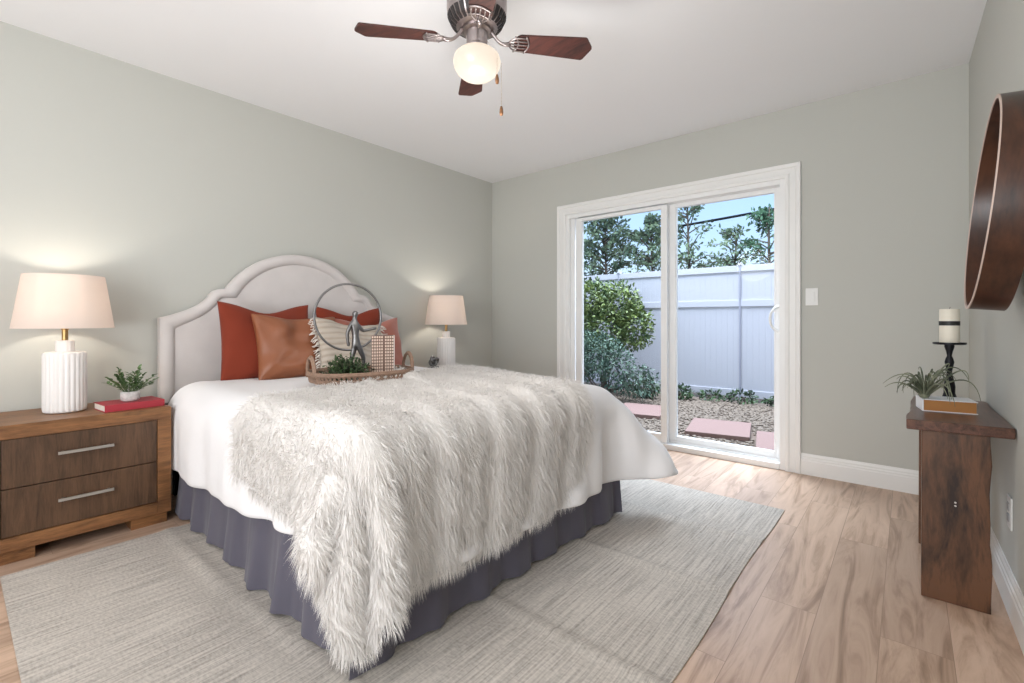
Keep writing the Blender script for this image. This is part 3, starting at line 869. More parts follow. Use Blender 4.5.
# horizontal woven ridges
for v in cm.vertices:
    if abs(v.co.z) > .012: v.co.z += (1 if v.co.z > 0 else -1) * .005 * math.sin((v.co.y + .01 * math.sin(v.co.x * 14)) * 2 * PI / .040)
fp = link('fringed_pillow', cm, M_CREAM, smooth=True)
place_pillow(fp, -2.765, 1.745, BT - .012, ch, yaw=4, lean=24, roll=-7)
tag(fp, 'cream woven pillow with fringed ends at the front of the row', 'pillow', pg)
for sx in (-1, 1):
    b = MB()
    for k in range(46):
        y = lerp(-ch / 2 + .01, ch / 2 - .01, k / 45); x = sx * (cw / 2 * (1 - .05 * (1 - (2 * y / ch) ** 2)) - .004)
        l_ = random.uniform(.03, .06); dy = random.uniform(-.03, .015)
        b.tube([(x, y, random.uniform(-.004, .004)), (x + sx * l_ * .5, y + dy * .4, random.uniform(-.01, .012)), (x + sx * l_, y + dy - .01, random.uniform(-.014, .016))], [.0035, .0045, .0022], 5)
    b.build('fringe', M_FRINGE, fp, smooth=True)

# ------------------------------------------------------------------ wicker tray and what stands in it
TRC = (-2.285, 1.455); TZ = top_z(*TRC) + .034
tray = thing('wicker_tray', 'oval grey wicker tray with two hoop handles on the bed', 'tray', (TRC[0], TRC[1], TZ), (0, 0, RAD(-10)))
TA, TBm = .195, .265            # half sizes in local x and y
def oval(z, k=1., n=56, wob=0., ph=0.):
    return [((TA * k) * math.copysign(abs(math.cos(a)) ** .8, math.cos(a)) * (1 + wob * math.sin(18 * a + ph)),
             (TBm * k) * math.copysign(abs(math.sin(a)) ** .8, math.sin(a)) * (1 + wob * math.sin(18 * a + ph)), z) for a in [2 * PI * i / n for i in range(n)]]
b = MB(); ov = oval(0, .97)
b.prism([(p[0], p[1]) for p in ov], 0, .008); b.build('tray_base', M_WICKER, tray)
b = MB()
for i, z in enumerate((.008, .016)): b.tube(oval(z, 1.0, 112, .006, i * PI), .006, 6, closed=True)
b.tube(oval(.046, 1.03, 56), .008, 7, closed=True); b.tube(oval(.054, 1.03, 112, .006), .006, 6, closed=True)
b.build('tray_rim', M_WICKER, tray, smooth=True)
b = MB(); n = 60; lo = oval(.014, 1.0, 3 * n); hi = oval(.046, 1.03, 3 * n)
for i in range(n):
    k = 3 * i
    b.tube([lo[k], hi[(k + 3) % (3 * n)]], .0046, 5, caps=False); b.tube([lo[(k + 3) % (3 * n)], hi[k]], .0046, 5, caps=False)
b.build('lattice', M_WICKER, tray, smooth=True)
for sy in (-1, 1):
    b = MB()
    pts = bez((-.055, sy * (TBm * 1.02), .03), (-.06, sy * (TBm * 1.04), .165), (.06, sy * (TBm * 1.04), .165), (.055, sy * (TBm * 1.02), .03), 22)
    b.tube(pts, [.0085 + .0012 * (i % 2) for i in range(len(pts))], 8)
    b.tube([(p[0] * 1.12, p[1] + .004, p[2] + .008) for p in pts], [.005 + .001 * (i % 2) for i in range(len(pts))], 6)
    b.build('tray_handle', M_WICKER, tray, smooth=True)
TIN = TZ + .0085

def leaf_pts(c, d, up, l, w):
    """folded pointed leaf of 6 vertices -> 4 quads/tris"""
    c = Vector(c); d = Vector(d).normalized(); sdir = d.cross(Vector(up)).normalized(); nn = sdir.cross(d).normalized()
    return [c, c + d * l * .35 + sdir * w * .5 + nn * w * .16, c + d * l * .75 + sdir * w * .36 + nn * w * .12, c + d * l - nn * w * .1,
            c + d * l * .75 - sdir * w * .36 + nn * w * .12, c + d * l * .35 - sdir * w * .5 + nn * w * .16, c + d * l * .4, c + d * l * .75]
LEAF_F = [[0, 1, 6], [1, 2, 7, 6], [2, 3, 7], [7, 3, 4], [6, 7, 4, 5], [0, 6, 5]]
def rnd_dir(rg):
    v = Vector((rg.gauss(0, 1), rg.gauss(0, 1), rg.gauss(0, 1))); return v.normalized()

# greenery clump
rg = random.Random(21)
gp = Vector((-2.235, 1.335, TIN))
sprig = thing('boxwood_sprig', 'dark green boxwood clump in the front of the wicker tray', 'plant', gp)
b = MB(); st = MB()
for k in range(150):
    a = rg.uniform(0, 2 * PI); el = rg.uniform(.12, 1.3); ln = rg.uniform(.07, .135)
    d = Vector((math.cos(a) * math.cos(el) * .75, math.sin(a) * math.cos(el) * 1.0, math.sin(el) * .95))
    p1 = Vector((rg.uniform(-.01, .01), rg.uniform(-.02, .02), .004)); p2 = p1 + d * ln * .6; p3 = p2 + (d + Vector((0, 0, .1))).normalized() * ln * .5
    st.tube([p1, p2, p3], [.0016, .0013, .0008], 4)
    for j in range(18):
        t = rg.uniform(.25, 1); p = p1.lerp(p2, t / .55) if t < .55 else p2.lerp(p3, (t - .55) / .45)
        dd = (rnd_dir(rg) + d * .7).normalized()
        b.add(leaf_pts(p, dd, rnd_dir(rg), rg.uniform(.012, .020), rg.uniform(.007, .011)), LEAF_F)
for i, p in enumerate(b.v):
    if p[2] < .003: b.v[i] = (p[0], p[1], .003)
st.build('stems', M_BARK, sprig); b.build('leaves', M_BOXLEAF, sprig)

# grid patterned box
bx = thing('patterned_box', 'tall brown box faced with a cream tile grid in the tray', 'box', (-2.215, 1.535, TIN), (0, 0, RAD(-32)))
bw, bd, bh = .118, .055, .232      # local: y width, x depth
MB().box(-bd / 2, bd / 2, -bw / 2, bw / 2, 0, bh, .002).build('box_body', M_TILEBOX, bx)
b = MB()
ncol = 9; nrow = 14; px_ = bw / (ncol + .6)
for i in range(ncol):
    for j in range(nrow):
        y = -bw / 2 + px_ * (i + .5 + (.6 if i >= 5 else 0)); z = bh * (j + .5) / nrow
        b.box(bd / 2 - .001, bd / 2 + .0022, y - px_ * .33, y + px_ * .33, z - bh / nrow * .33, z + bh / nrow * .33)
b.build('tile_grid', M_TILE, bx)
MB().box(-bd / 2, bd / 2 + .001, bw / 2, bw / 2 + .003, 0, bh).build('side_panel', M_BOXSIDE, bx, label='cream side panel')

# hoop sculpture with a striding figure
SC = Vector((-2.380, 1.430, TIN))
lat = math.atan2(.851, .525) + RAD(18)
sculpt = thing('hoop_sculpture', 'pewter sculpture of a striding figure holding a large hoop', 'sculpture', SC, (0, 0, lat))
# local: x = lateral to the right, z = up, y = away from camera
zc = 1.058 - SC.z; rh = .183
b = MB(); b.box(-.055, .085, -.035, .035, 0, .012, .003); b.build('base', M_PEWTER, sculpt)
b = MB(); b.tube([(rh * math.cos(2 * PI * i / 72), 0, zc + rh * math.sin(2 * PI * i / 72)) for i in range(72)], .0062, 10, closed=True)
b.build('hoop', M_PEWTER, sculpt, smooth=True)
def skin_fig(name, verts, edges, parent, mat, sub=2):
    me = bpy.data.meshes.new(name); me.from_pydata([v[:3] for v in verts], edges, [])
    o = link(name, me, mat, parent)
    m = o.modifiers.new('skin', 'SKIN'); m.use_smooth_shade = True
    for i, v in enumerate(verts):
        me.skin_vertices[0].data[i].radius = (v[3], v[4] if len(v) > 4 else v[3]); me.skin_vertices[0].data[i].use_root = (i == 0)
    m2 = o.modifiers.new('sub', 'SUBSURF'); m2.levels = sub; m2.render_levels = sub
    return o
def zz(v): return 1.04 - (v - 320.24) * .00553 - SC.z
def xx(u): return (u - 349.0) * .00562
fig = [(xx(356), 0, zz(346), .013),                                  # 0 pelvis
       (xx(355.5), 0, zz(338), .011), (xx(355), 0, zz(329), .016), (xx(354.6), 0, zz(324), .010),   # 1 waist 2 chest 3 neck base
       (xx(354.8), 0, zz(321), .0055), (xx(355.2), -.002, zz(317.2), .0105), (xx(355.6), -.002, zz(313.6), .009),   # 4 neck 5 head 6 crown
       (xx(351.2), -.004, zz(326), .0075), (xx(347), -.006, zz(336), .006), (xx(347.6), -.004, zz(344), .0048), (xx(349), 0, zz(349.5), .006),   # 7-10 left arm
       (xx(358), .002, zz(328), .0075), (xx(363), .002, zz(334), .006), (xx(370), .0, zz(332.6), .0048), (xx(377.0), 0, zz(331), .006),      # 11-14 right arm
       (xx(353.8), .006, zz(355), .0095), (xx(351.5), .008, zz(364), .007), (xx(347.5), .008, zz(375), .0055), (xx(351), .004, zz(376.6), .005),   # 15-18 rear leg
       (xx(360.0), -.006, zz(353), .0095), (xx(363.5), -.008, zz(362), .007), (xx(362), -.008, zz(375), .0055), (xx(366), -.010, zz(376.6), .005)]   # 19-22 front leg
fig = [(a_, b_, c_ + .016 * min(1, max(0, (c_ - zz(377)) / .1)), d_ * 1.75) for a_, b_, c_, d_ in fig]
fe = [(0, 1), (1, 2), (2, 3), (3, 4), (4, 5), (5, 6), (2, 7), (7, 8), (8, 9), (9, 10), (2, 11), (11, 12), (12, 13), (13, 14), (0, 15), (15, 16), (16, 17), (17, 18), (0, 19), (19, 20), (20, 21), (21, 22)]
skin_fig('figure', fig, fe, sculpt, M_PEWTER)

# ------------------------------------------------------------------ nightstands
def make_nightstand(y0, label):
    """x local: front face at 0, back at -.45 ; width .662"""
    w, d, zt = .662, .452, .593
    r = thing('nightstand', label, 'nightstand', (-2.93, y0, 0), group='walnut nightstands')
    b = MB()
    b.box(-d, 0, 0, w, zt - .061, zt, .004); b.box(-d, -.0, 0, .058, .053, zt - .061, .003); b.box(-d, -.0, w - .058, w, .053, zt - .061, .003)
    b.box(-d, -.0, .058, w - .058, .053, .112, .003); b.box(-d, -d + .012, .058, w - .058, .112, zt - .061)
    b.build('body', M_NS, r)
    for i in (0, 1):
        ya = .016 if i == 0 else w - .016 - .148
        MB().box(-d + .02, -.012, ya, ya + .148, 0, .053, .003).build('foot', M_NS, r)
    for z0, z1, hz in ((.115, .317, .233), (.321, .530, .444)):
        dr = MB().box(-.40, -.006, .0605, w - .0605, z0, z1, .0025).build('drawer', M_NSD, r, label='darker walnut drawer front')
        h = MB(); h.box(.013, .023, w / 2 - .097, w / 2 + .097, hz - .0065, hz + .0065, .002)
        for s_ in (-1, 1): h.box(-.006, .014, w / 2 + s_ * .08 - .005, w / 2 + s_ * .08 + .005, hz - .004, hz + .004)
        h.build('handle', M_NICKEL, dr, label='brushed nickel bar pull')
    return r
ns = make_nightstand(.083, 'walnut nightstand with two drawers left of the bed')
dup(ns, (-2.93, 2.52, 0), label='walnut nightstand mostly hidden behind the far side of the bed')

def make_lamp(loc, label):
    r = thing('table_lamp', label, 'lamp', loc, group='matching bedside lamps')
    flute = lambda a, z: 1 + (.045 * abs(math.cos(a * 12)) - .02) * (1 if .004 < z < .285 else .3)
    b = MB(); prof = [(.070, 0), (.078, .006), (.080, .02)] + [(.080, .02 + .26 * i / 6) for i in range(1, 7)] + [(.078, .288), (.070, .292), (.036, .293)]
    b.lathe(prof, 144, rfun=flute)
    b.lathe([(.034, .292), (.034, .345), (.030, .348), (.010, .349)], 96, rfun=lambda a, z: 1 + .05 * abs(math.cos(a * 6)))
    b.build('lamp_base', M_CERAMIC, r, auto=45)
    b = MB(); b.lathe([(.012, .345), (.012, .40), (.016, .402), (.016, .445), (.009, .446)], 24); b.build('socket_stem', M_BRASS, r, auto=40)
    b = MB(); b.lathe([(.010, .446), (.018, .462), (.029, .49), (.028, .515), (.014, .532), (0, .536)], 20); b.build('bulb', M_BULB, r, smooth=True)
    b = MB(); z0, z1 = .408, .664; rb, rt = .187, .150
    b.lathe([(rb, z0), (rt, z1), (rt - .0022, z1), (rb - .0022, z0), (rb, z0)], 72, cap=False)
    sh = b.build('lamp_shade', M_SHADE, r, auto=40)
    b = MB()
    for a in (0, 2 * PI / 3, 4 * PI / 3): b.tube([(.016 * math.cos(a), .016 * math.sin(a), .44), ((rt - .001) * math.cos(a), (rt - .001) * math.sin(a), z1 - .03)], .0016, 5)
    b.build('harp', M_BRASS, sh)
    ld = bpy.data.lights.new('lamp_bulb_light', 'POINT'); ld.energy = 4.0; ld.color = (1.0, .92, .81); ld.shadow_soft_size = .03
    lo = bpy.data.objects.new('lamp_bulb_light', ld); COL.objects.link(lo); lo.parent = r; lo.location = (0.0, 0, .56)
    return r
lamp = make_lamp((-3.17, .369, .5935), 'white fluted ceramic lamp on the nightstand left of the bed')
dup(lamp, (-3.17, 2.866, .5935), label='white fluted ceramic lamp beyond the bed, beside the room corner')

def book(name, loc, rot, w, d, t, cover, label, cat='book', pages=M_PAGES):
    """spine along local +x face ; pages on the other three sides"""
    r = thing(name, label, cat, loc, (0, 0, rot))
    b = MB(); b.box(-d / 2, d / 2, -w / 2, w / 2, 0, .003, .0008); b.box(-d / 2, d / 2, -w / 2, w / 2, t - .003, t, .0008); b.box(d / 2 - .003, d / 2 + .0015, -w / 2, w / 2, 0, t, .001)
    b.build('cover', cover, r)
    MB().box(-d / 2 + .004, d / 2 - .003, -w / 2 + .004, w / 2 - .004, .003, t - .003).build('page_block', pages, r, label='pale page edges')
    return r
book('red_book', (-3.065, .600, .5935), RAD(5), .245, .175, .034, M_RED, 'red hardback book lying on the nightstand under a small pot plant')

# small potted plant on the red book
pz0 = .5935 + .0345
pp = thing('potted_plant', 'small green plant in a mottled pot on the red book', 'potted plant', (-3.055, .600, pz0))
b = MB(); b.lathe([(.030, 0), (.038, .006), (.041, .025), (.039, .046), (.035, .050), (.032, .047), (.033, .030), (.0, .028)], 28); b.build('pot', M_POT, pp, smooth=True)
rg = random.Random(5); st = MB(); lf = MB()
for k in range(26):
    a = 2 * PI * k / 26 + rg.uniform(-.2, .2); el = rg.uniform(.3, 1.35); ln = rg.uniform(.085, .13)
    d = Vector((math.cos(a) * math.cos(el), math.sin(a) * math.cos(el), math.sin(el)))
    p0 = Vector((.012 * math.cos(a), .012 * math.sin(a), .034)); p1 = p0 + d * ln * .5 + Vector((0, 0, .012)); p2 = p0 + d * ln + Vector((0, 0, .010))
    st.tube([p0, p1, p2], [.0016, .0013, .0008], 5)
    for j in range(11):
        t = .25 + .75 * j / 10; p = p0.lerp(p1, t * 2) if t < .5 else p1.lerp(p2, t * 2 - 1)
        sd = d.cross(Vector((0, 0, 1))).normalized() * (1 if j % 2 else -1)
        lf.add(leaf_pts(p, (sd * .8 + d * .7 + rnd_dir(rg) * .3), (0, 0, 1), rg.uniform(.020, .029), rg.uniform(.012, .016)), LEAF_F)
st.build('stems', M_SUCC, pp); lf.build('leaves', M_SUCC, pp)

# little knot ornament by the far lamp
ko = MB()
pts = []
for i in range(120):
    a = 2 * PI * i / 120; rr = .022 + .011 * math.cos(3 * a)
    pts.append((rr * math.cos(2 * a) * 1.05, rr * math.sin(2 * a) * .9, .052 + .010 * math.sin(3 * a)))
pts2 = [(p[2] - .052, p[0], p[1] + .044) for p in pts]
ko.tube(pts2, .0085, 8, closed=True)
kob = ko.build('knot_ornament', M_PEWTER, loc=(-3.08, 2.645, .594), smooth=True)
tag(kob, 'small dark pewter knot ornament beside the far lamp', 'ornament')
for v in kob.data.vertices: v.co = v.co * 1.28
zmin = min(v.co.z for v in kob.data.vertices)
for v in kob.data.vertices: v.co.z -= zmin
kst = MB().box(-.03, .03, -.04, .04, 0, .055, .004).build('ornament_stand', M_PEWTER, kob)
for v in kob.data.vertices: v.co.z += .053

# ------------------------------------------------------------------ ceiling fan
FX, FY = -1.405, 1.445
fan = thing('ceiling_fan', 'pewter ceiling fan with four mahogany blades and a lit globe', 'ceiling fan', (FX, FY, H))
def zl(z): return z - H
b = MB()
b.lathe([(.0, 0), (.125, -.001), (.128, -.012), (.118, -.035), (.118, -.055), (.126, -.075), (.128, -.14), (.124, -.17), (.108, -.205), (.085, -.222), (.05, -.226), (0, -.226)], 48)
b.build('motor_housing', M_BRONZE, fan, auto=35)
b = MB()
for k in range(28):
    a = 2 * PI * k / 28
    Mx = Matrix.Rotation(a, 4, 'Z')
    # vent slots laid on the sloping lower shoulder
    p = [(.1232, -.173), (.1082, -.2045), (.0875, -.2195)]
    for (r0, z0), (r1, z1), wa, wb in ((p[0], p[1], .0095, .008), (p[1], p[2], .008, .006)):
        n_ = Vector((z0 - z1, 0, r1 - r0)).normalized()
        vs = [(r0 + n_.x * .002, -wa, z0 + n_.z * .002), (r0 + n_.x * .002, wa, z0 + n_.z * .002), (r1 + n_.x * .002, wb, z1 + n_.z * .002), (r1 + n_.x * .002, -wb, z1 + n_.z * .002)]
        vb = [(x - n_.x * .006, y, z - n_.z * .006) for x, y, z in vs]
        b.add(vs + vb, [[0, 1, 2, 3], [7, 6, 5, 4], [0, 4, 5, 1], [1, 5, 6, 2], [2, 6, 7, 3], [3, 7, 4, 0]], Mx)
b.build('vent_slots', M_BRONZED, fan, label='dark vent slots')
b = MB(); b.lathe([(.0, -.222), (.062, -.222), (.062, -.236), (.046, -.240), (.044, -.295), (.048, -.300), (.048, -.312), (.040, -.316), (0, -.316)], 36)
b.build('switch_housing', M_BRONZE, fan, auto=35)
b = MB(); b.lathe([(.040, -.314), (.052, -.317), (.078, -.324), (.095, -.340), (.101, -.362), (.097, -.386), (.085, -.408), (.064, -.426), (.036, -.436), (0, -.439)], 40)
b.build('light_globe', M_GLOBE, fan, smooth=True, label='glowing white glass globe')
ba0 = 138.5
blade_z = -.268
for k in range(4):
    Mx = Matrix.Rotation(RAD(ba0 + 90 * k), 4, 'Z')
    pitch = Matrix.Translation((0, 0, blade_z)) @ Matrix.Rotation(RAD(-11), 4, 'X')
    poly = []
    r0, r1 = .160, .497; w0, w1 = .046, .062
    poly = [(r0 + .012 - .012 * math.cos(t) , -w0 * math.cos(t) if False else 0) for t in ()]
    root = [(r0 + .03 * (1 - math.cos(a_)), w0 * math.sin(a_) * 1.0) for a_ in [RAD(d_) for d_ in range(-90, 91, 15)]]
    root = [(r0 + .03 - .03 * math.cos(RAD(d_)), w0 * math.sin(RAD(d_))) for d_ in range(90, -91, -15)]
    tip = [(r1 - .034, -w1), (r1 - .026, -w1 + .005), (r1 + .004, -.016), (r1 + .006, -.008), (r1 + .004, .0), (r1 - .018, w1 - .006), (r1 - .026, w1)]
    bl = MB().prism(root + tip, -.004, .004, Mx @ pitch).build('fan_blade', M_BLADE, fan)
    # filigree blade iron: arm plus three prongs and a curved cross bar under the blade
    ir = MB(); A = Mx
    ir.tube(bez((.060, 0, -.226), (.085, 0, -.262), (.10, 0, -.290), (.145, 0, blade_z - .006), 10), [.010, .009, .008, .007, .007, .007, .007, .008, .009, .010, .010], 8, M=A)
    P_ = A @ pitch
    for y_, x1_ in ((-.036, .207), (-.018, .217), (0, .221), (.018, .217), (.036, .207)):
        ir.tube(bez((.135, y_ * .15, -.007), (.150, y_ * 1.0, -.008), (.170, y_ * 1.05, -.008), (x1_, y_, -.007), 8), .0034, 6, M=P_)
    ir.tube([(.207 + .016 * math.cos(t_ * PI / 2), .044 * t_, -.007) for t_ in [i / 6 - 1 for i in range(13)]], .0045, 6, M=P_)
    ir.tube([(.160 + .018 * (1 - t_ * t_), .043 * t_, -.007) for t_ in [i / 6 - 1 for i in range(13)]], .0035, 6, M=P_)
    ir.build('blade_iron', M_BRONZE, bl, smooth=True)
for ang, l_, r_ in ((-28, .150, .052), (8, .255, .055)):
    a = RAD(129.95 - 90 + ang); x_, y_ = r_ * math.cos(a), r_ * math.sin(a)
    ch = MB()
    for i in range(int(l_ / .006)):
        ch.lathe([(0, -.0016), (.0016, 0), (0, .0016)], 6, M=Matrix.Translation((x_ * (1 + .9 * min(1, i / 12)), y_ * (1 + .9 * min(1, i / 12)), -.290 - i * .006)))
    c_ = ch.build('pull_chain', M_BRASS, fan)
    MB().lathe([(0, .012), (.004, .010), (.0075, -.004), (.0085, -.016), (.006, -.028), (0, -.031)], 14, M=Matrix.Translation((x_ * 1.9, y_ * 1.9, -.290 - l_ - .010))).build('pull_knob', M_NS, c_, smooth=True, label='turned wooden knob')
gl = bpy.data.lights.new('fan_globe_light', 'POINT'); gl.energy = 15; gl.color = (1.0, .97, .93); gl.shadow_soft_size = .2
go = bpy.data.objects.new('fan_globe_light', gl); COL.objects.link(go); go.parent = fan; go.location = (0, 0, -.80)

# ------------------------------------------------------------------ console table
CZ = .667
con = thing('console_table', 'narrow dark stained slab console table against the right wall', 'console table', (0, 0, 0))
def live_edge(p0, p1, amp, n, seed):
    r = random.Random(seed); out = []
    for i in range(n + 1):
        t = i / n; k = amp * (math.sin(t * 9 + seed) + .6 * math.sin(t * 21 + 2 * seed) + .4 * r.uniform(-1, 1)) * (0 if i in (0, n) else 1)
        dx, dy = p1[0] - p0[0], p1[1] - p0[1]; ln = math.hypot(dx, dy)
        out.append((lerp(p0[0], p1[0], t) - dy / ln * k, lerp(p0[1], p1[1], t) + dx / ln * k))
    return out
outl = [(-.004, 2.328), (.284, 2.352)] + live_edge((.284, 2.36), (.272, 3.06), .0018, 14, 2)[1:] + live_edge((.272, 3.06), (.02, 3.05), .003, 6, 4)[1:] + live_edge((.02, 3.05), (-.004, 2.328), .0035, 16, 3)[1:-1]
b = MB().prism(outl, CZ - .038, CZ)
top = b.build('table_top', M_CONST, con)
md = top.modifiers.new('bev', 'BEVEL'); md.width = .004; md.segments = 2; md.limit_method = 'ANGLE'
def leg_plank(y0, seed, right_amp):
    """outline in xz, extruded in y"""
    le = live_edge((.226, 0), (.224, CZ - .038), right_amp, 18, seed)
    poly = [(.038, 0)] + le + [(.040, CZ - .038)]
    Mx = Matrix.Translation((0, y0 + .040, 0)) @ Matrix.Rotation(PI / 2, 4, 'X')
    o = MB().prism(poly, 0, .040, Mx).build('leg', M_CONS, con)
    md = o.modifiers.new('bev', 'BEVEL'); md.width = .003; md.segments = 2; md.limit_method = 'ANGLE'
    return o
leg_plank(2.362, 3, .0022); leg_plank(2.905, 6, .002)
b = MB()
for z_ in (.372, .384): b.lathe([(0, -.001), (.0032, -.001), (.0032, .001), (0, .0012)], 10, M=Matrix.Translation((.133, 2.3615, z_ - .01)) @ Matrix.Rotation(PI / 2, 4, 'X'))
b.build('screw_head', M_NICKEL, con)

# book, air plant, candle stand and candle on the console
book('tan_book', (.120, 2.650, CZ + .0005), RAD(189), .125, .167, .049, M_WHITEB, 'thick book with tan page edges lying on the console front', pages=M_TANB)
cs = thing('candle_stand', 'black turned iron candle stand on the console', 'candle holder', (.145, 2.93, CZ + .0005))
b = MB()
kz = .272 / .194
b.lathe([(r_, z_ * kz if z_ > .02 else z_) for r_, z_ in [(0, 0), (.036, 0), (.036, .006), (.028, .014), (.020, .030), (.021, .050), (.017, .070), (.0105, .088), (.0095, .100), (.014, .118), (.017, .130), (.013, .142), (.0085, .150), (.012, .165), (.018, .180), (.017, .1885), (.0, .1885)]], 28)
b.build('stem', M_IRON, cs, auto=50)
MB().lathe([(0, .262), (.054, .262), (.058, .265), (.058, .272), (.054, .271), (0, .269)], 40).build('plate', M_IRON, cs, auto=40)
cz_ = CZ + .0005 + .2705
cd = thing('pillar_candle', 'ivory pillar candle with a black band on the iron stand', 'candle', (.145, 2.93, cz_))
MB().lathe([(0, 0), (.034, 0), (.0352, .003), (.0352, .150), (.033, .153), (.010, .150), (0, .149)], 40).build('wax', M_WAX, cd, auto=40)
MB().lathe([(.0347, .078), (.0364, .078), (.0364, .098), (.0347, .098)], 40, cap=False).build('band', M_BAND, cd, label='black paper band')
MB().tube([(0, 0, .148), (.001, 0, .156), (.003, .001, .162)], .0012, 6).build('wick', M_BAND, cd)

def air_plant():
    o = Vector((.052, 2.600, CZ + .0495))
    r = thing('air_plant', 'spiky grey green air plant resting on the console book', 'air plant', o)
    b = MB(); rg = random.Random(12)
    for k in range(40):
        a = 2 * PI * k / 40 + rg.uniform(-.2, .2); el = rg.uniform(.5, 1.5); ln = rg.uniform(.16, .27)
        d = Vector((math.cos(a), math.sin(a), 0)); up = Vector((0, 0, 1))
        if d.x > .4: ln *= 1.2
        elif d.x < -.4: ln *= .8
        p0 = d * .008 + up * .010
        p1 = p0 + (d * math.cos(el) * .65 + up * math.sin(el) * 1.1) * ln * .45
        p2 = p1 + (d * .8 + up * (.8 - .6 * rg.random())).normalized() * ln * .30
        p3 = p2 + (d * rg.uniform(-.5, .9) + up * rg.uniform(-1.3, -.5)).normalized() * ln * rg.uniform(.25, .55)
        lim = []
        for p in bez(p0, p1, p2, p3, 14):
            wx, wy = o.x + p[0], o.y + p[1]
            on_table = wx > -.012 and wy > 2.31
            on_book = .02 < wx < .22 and 2.56 < wy < 2.74
            zmin = (.004 if on_book else -.044) if on_table else -.13
            lim.append((min(p[0], .275 - o.x - .01), p[1], max(p[2], zmin)))
        b.tube(lim, [.0042 * (1 - i / 14.6) ** .75 + .0004 for i in range(15)], 6)
    b.lathe([(0, .0), (.014, .004), (.020, .014), (.012, .028), (0, .032)], 14)
    b.build('leaves', M_AIR, r, smooth=True)
air_plant()

# ------------------------------------------------------------------ round mirror
def make_mirror():
    rad, dep = .328, .0815
    r = thing('round_mirror', 'round mirror in a deep dark wood band on the right wall', 'mirror', (.2599, 2.1104, 1.3956))
    Mx = Matrix.Rotation(RAD(-84.67), 4, 'Y')          # lathe axis points into the room, leaning off the wall at the foot
    b = MB(); b.lathe([(rad - .010, 0), (rad, 0), (rad, dep), (rad - .010, dep), (rad - .010, 0)], 128, M=Mx, cap=False)
    fr = b.build('wood_band', M_MIRW, r, auto=40)
    b = MB(); b.lathe([(rad - .0105, dep - .0005), (rad + .0005, dep - .0005), (rad + .0005, dep + .0025), (rad - .0105, dep + .0025), (rad - .0105, dep - .0005)], 128, M=Mx, cap=False)
    b.build('front_edge', M_MIREDGE, fr, auto=40, label='pale front edge')
    b = MB(); b.lathe([(0, dep - .038), (rad - .0105, dep - .038), (rad - .0105, dep - .032), (0, dep - .032)], 96, M=Mx)
    b.build('mirror_glass', M_MIRROR, r, auto=40)
make_mirror()

# ------------------------------------------------------------------ switch and outlet
sw = thing('light_switch', 'white rocker light switch on the wall right of the patio door', 'light switch', (-.494, D, 1.197))
MB().box(-.036, .036, -.006, 0, -.058, .058, .003).build('switch_plate', M_PLASTIC, sw)
MB().box(-.017, .017, -.010, -.004, -.034, .034, .002).build('rocker', M_PLASTIC, sw)
ou = thing('wall_outlet', 'white duplex outlet low on the right wall behind the console leg', 'outlet', (RW(2.47), 2.47, .345), (0, 0, .016))
MB().box(-.006, 0, -.036, .036, -.058, .058, .003).build('outlet_plate', M_PLASTIC, ou)
for z_ in (-.020, .020): MB().box(-.009, -.004, -.017, .017, z_ - .014, z_ + .014, .003).build('socket_face', M_SLOT, ou)

# ------------------------------------------------------------------ outside
structure(MB().box(-16, 8, D + .14, 22, OUT_Z - .2, OUT_Z).build('ground', M_SOIL))
structure(MB().box(DX0 - .1, DX1 + .1, D + .14, D + .34, OUT_Z, -.02, .01).build('trim_2', M_STUCCO))

FYY = 7.25; FT = 1.82; FB = OUT_Z + .06
fence = thing('vinyl_fence', 'tall white vinyl privacy fence at the back of the side yard', 'fence', (-3.6, FYY, OUT_Z))
posts = [-8.3, -5.95, -3.72, -1.83, .06, 2.2]
def fz(z): return z - OUT_Z
for xa, xb in zip(posts[:-1], posts[1:]):
    a, c = xa + 3.6 + .012, xb + 3.6 - .012
    b = MB(); n = max(1, round((c - a) / .078)); wv = (c - a) / n
    for i in range(n):
        b.box(a + i * wv + .0012, a + (i + 1) * wv - .0012, -.010, .010, fz(FB + .05), fz(FT - .06), .0012, 1)
    b.box(a, c, -.008, .008, fz(FB + .05), fz(FT - .06))
    pn = b.build('fence_panel', M_FENCE, fence)
    for z0, z1 in ((FB, FB + .10), (FT - .09, FT), (1.235, 1.325)): MB().box(a, c, -.026, .026, fz(z0), fz(z1), .004).build('fence_rail', M_FENCE, pn)
for x in posts:
    MB().box(x + 3.6 - .012, x + 3.6 + .012, -.03, .03, 0, fz(FT + .02), .003).build('fence_post', plain('grey_post_channel', (.30, .30, .36), .4) if x == posts[0] else bpy.data.materials['grey_post_channel'], fence)
    MB().box(x + 3.6 - .028, x + 3.6 + .028, -.036, .036, fz(FT), fz(FT + .035), .006).build('post_cap', M_FENCE, fence)

# pavers
pav = [(-1.50, 5.14), (-.80, 4.90), (-2.55, 5.55), (-3.35, 5.85), (-.15, 4.85)]
plab = ['broad red concrete paver in the gravel, centred in the right door panel', 'red concrete paver cut off by the right edge of the door glass', 'red concrete paver seen low in the left door panel']
pp0 = None
for (x, y), lb in zip(pav[:3], plab):
    if pp0 is None:
        pp0 = MB().box(-.29, .29, -.36, .36, 0, .045, .008).build('red_paver', M_PAVER, loc=(x, y, OUT_Z + .002)); o = pp0
    else:
        o = pp0.copy(); COL.objects.link(o); o.location = (x, y, OUT_Z + .002)
    o.rotation_euler = (0, 0, RAD(12))
    tag(o, lb, 'paver', 'red pavers in the gravel')

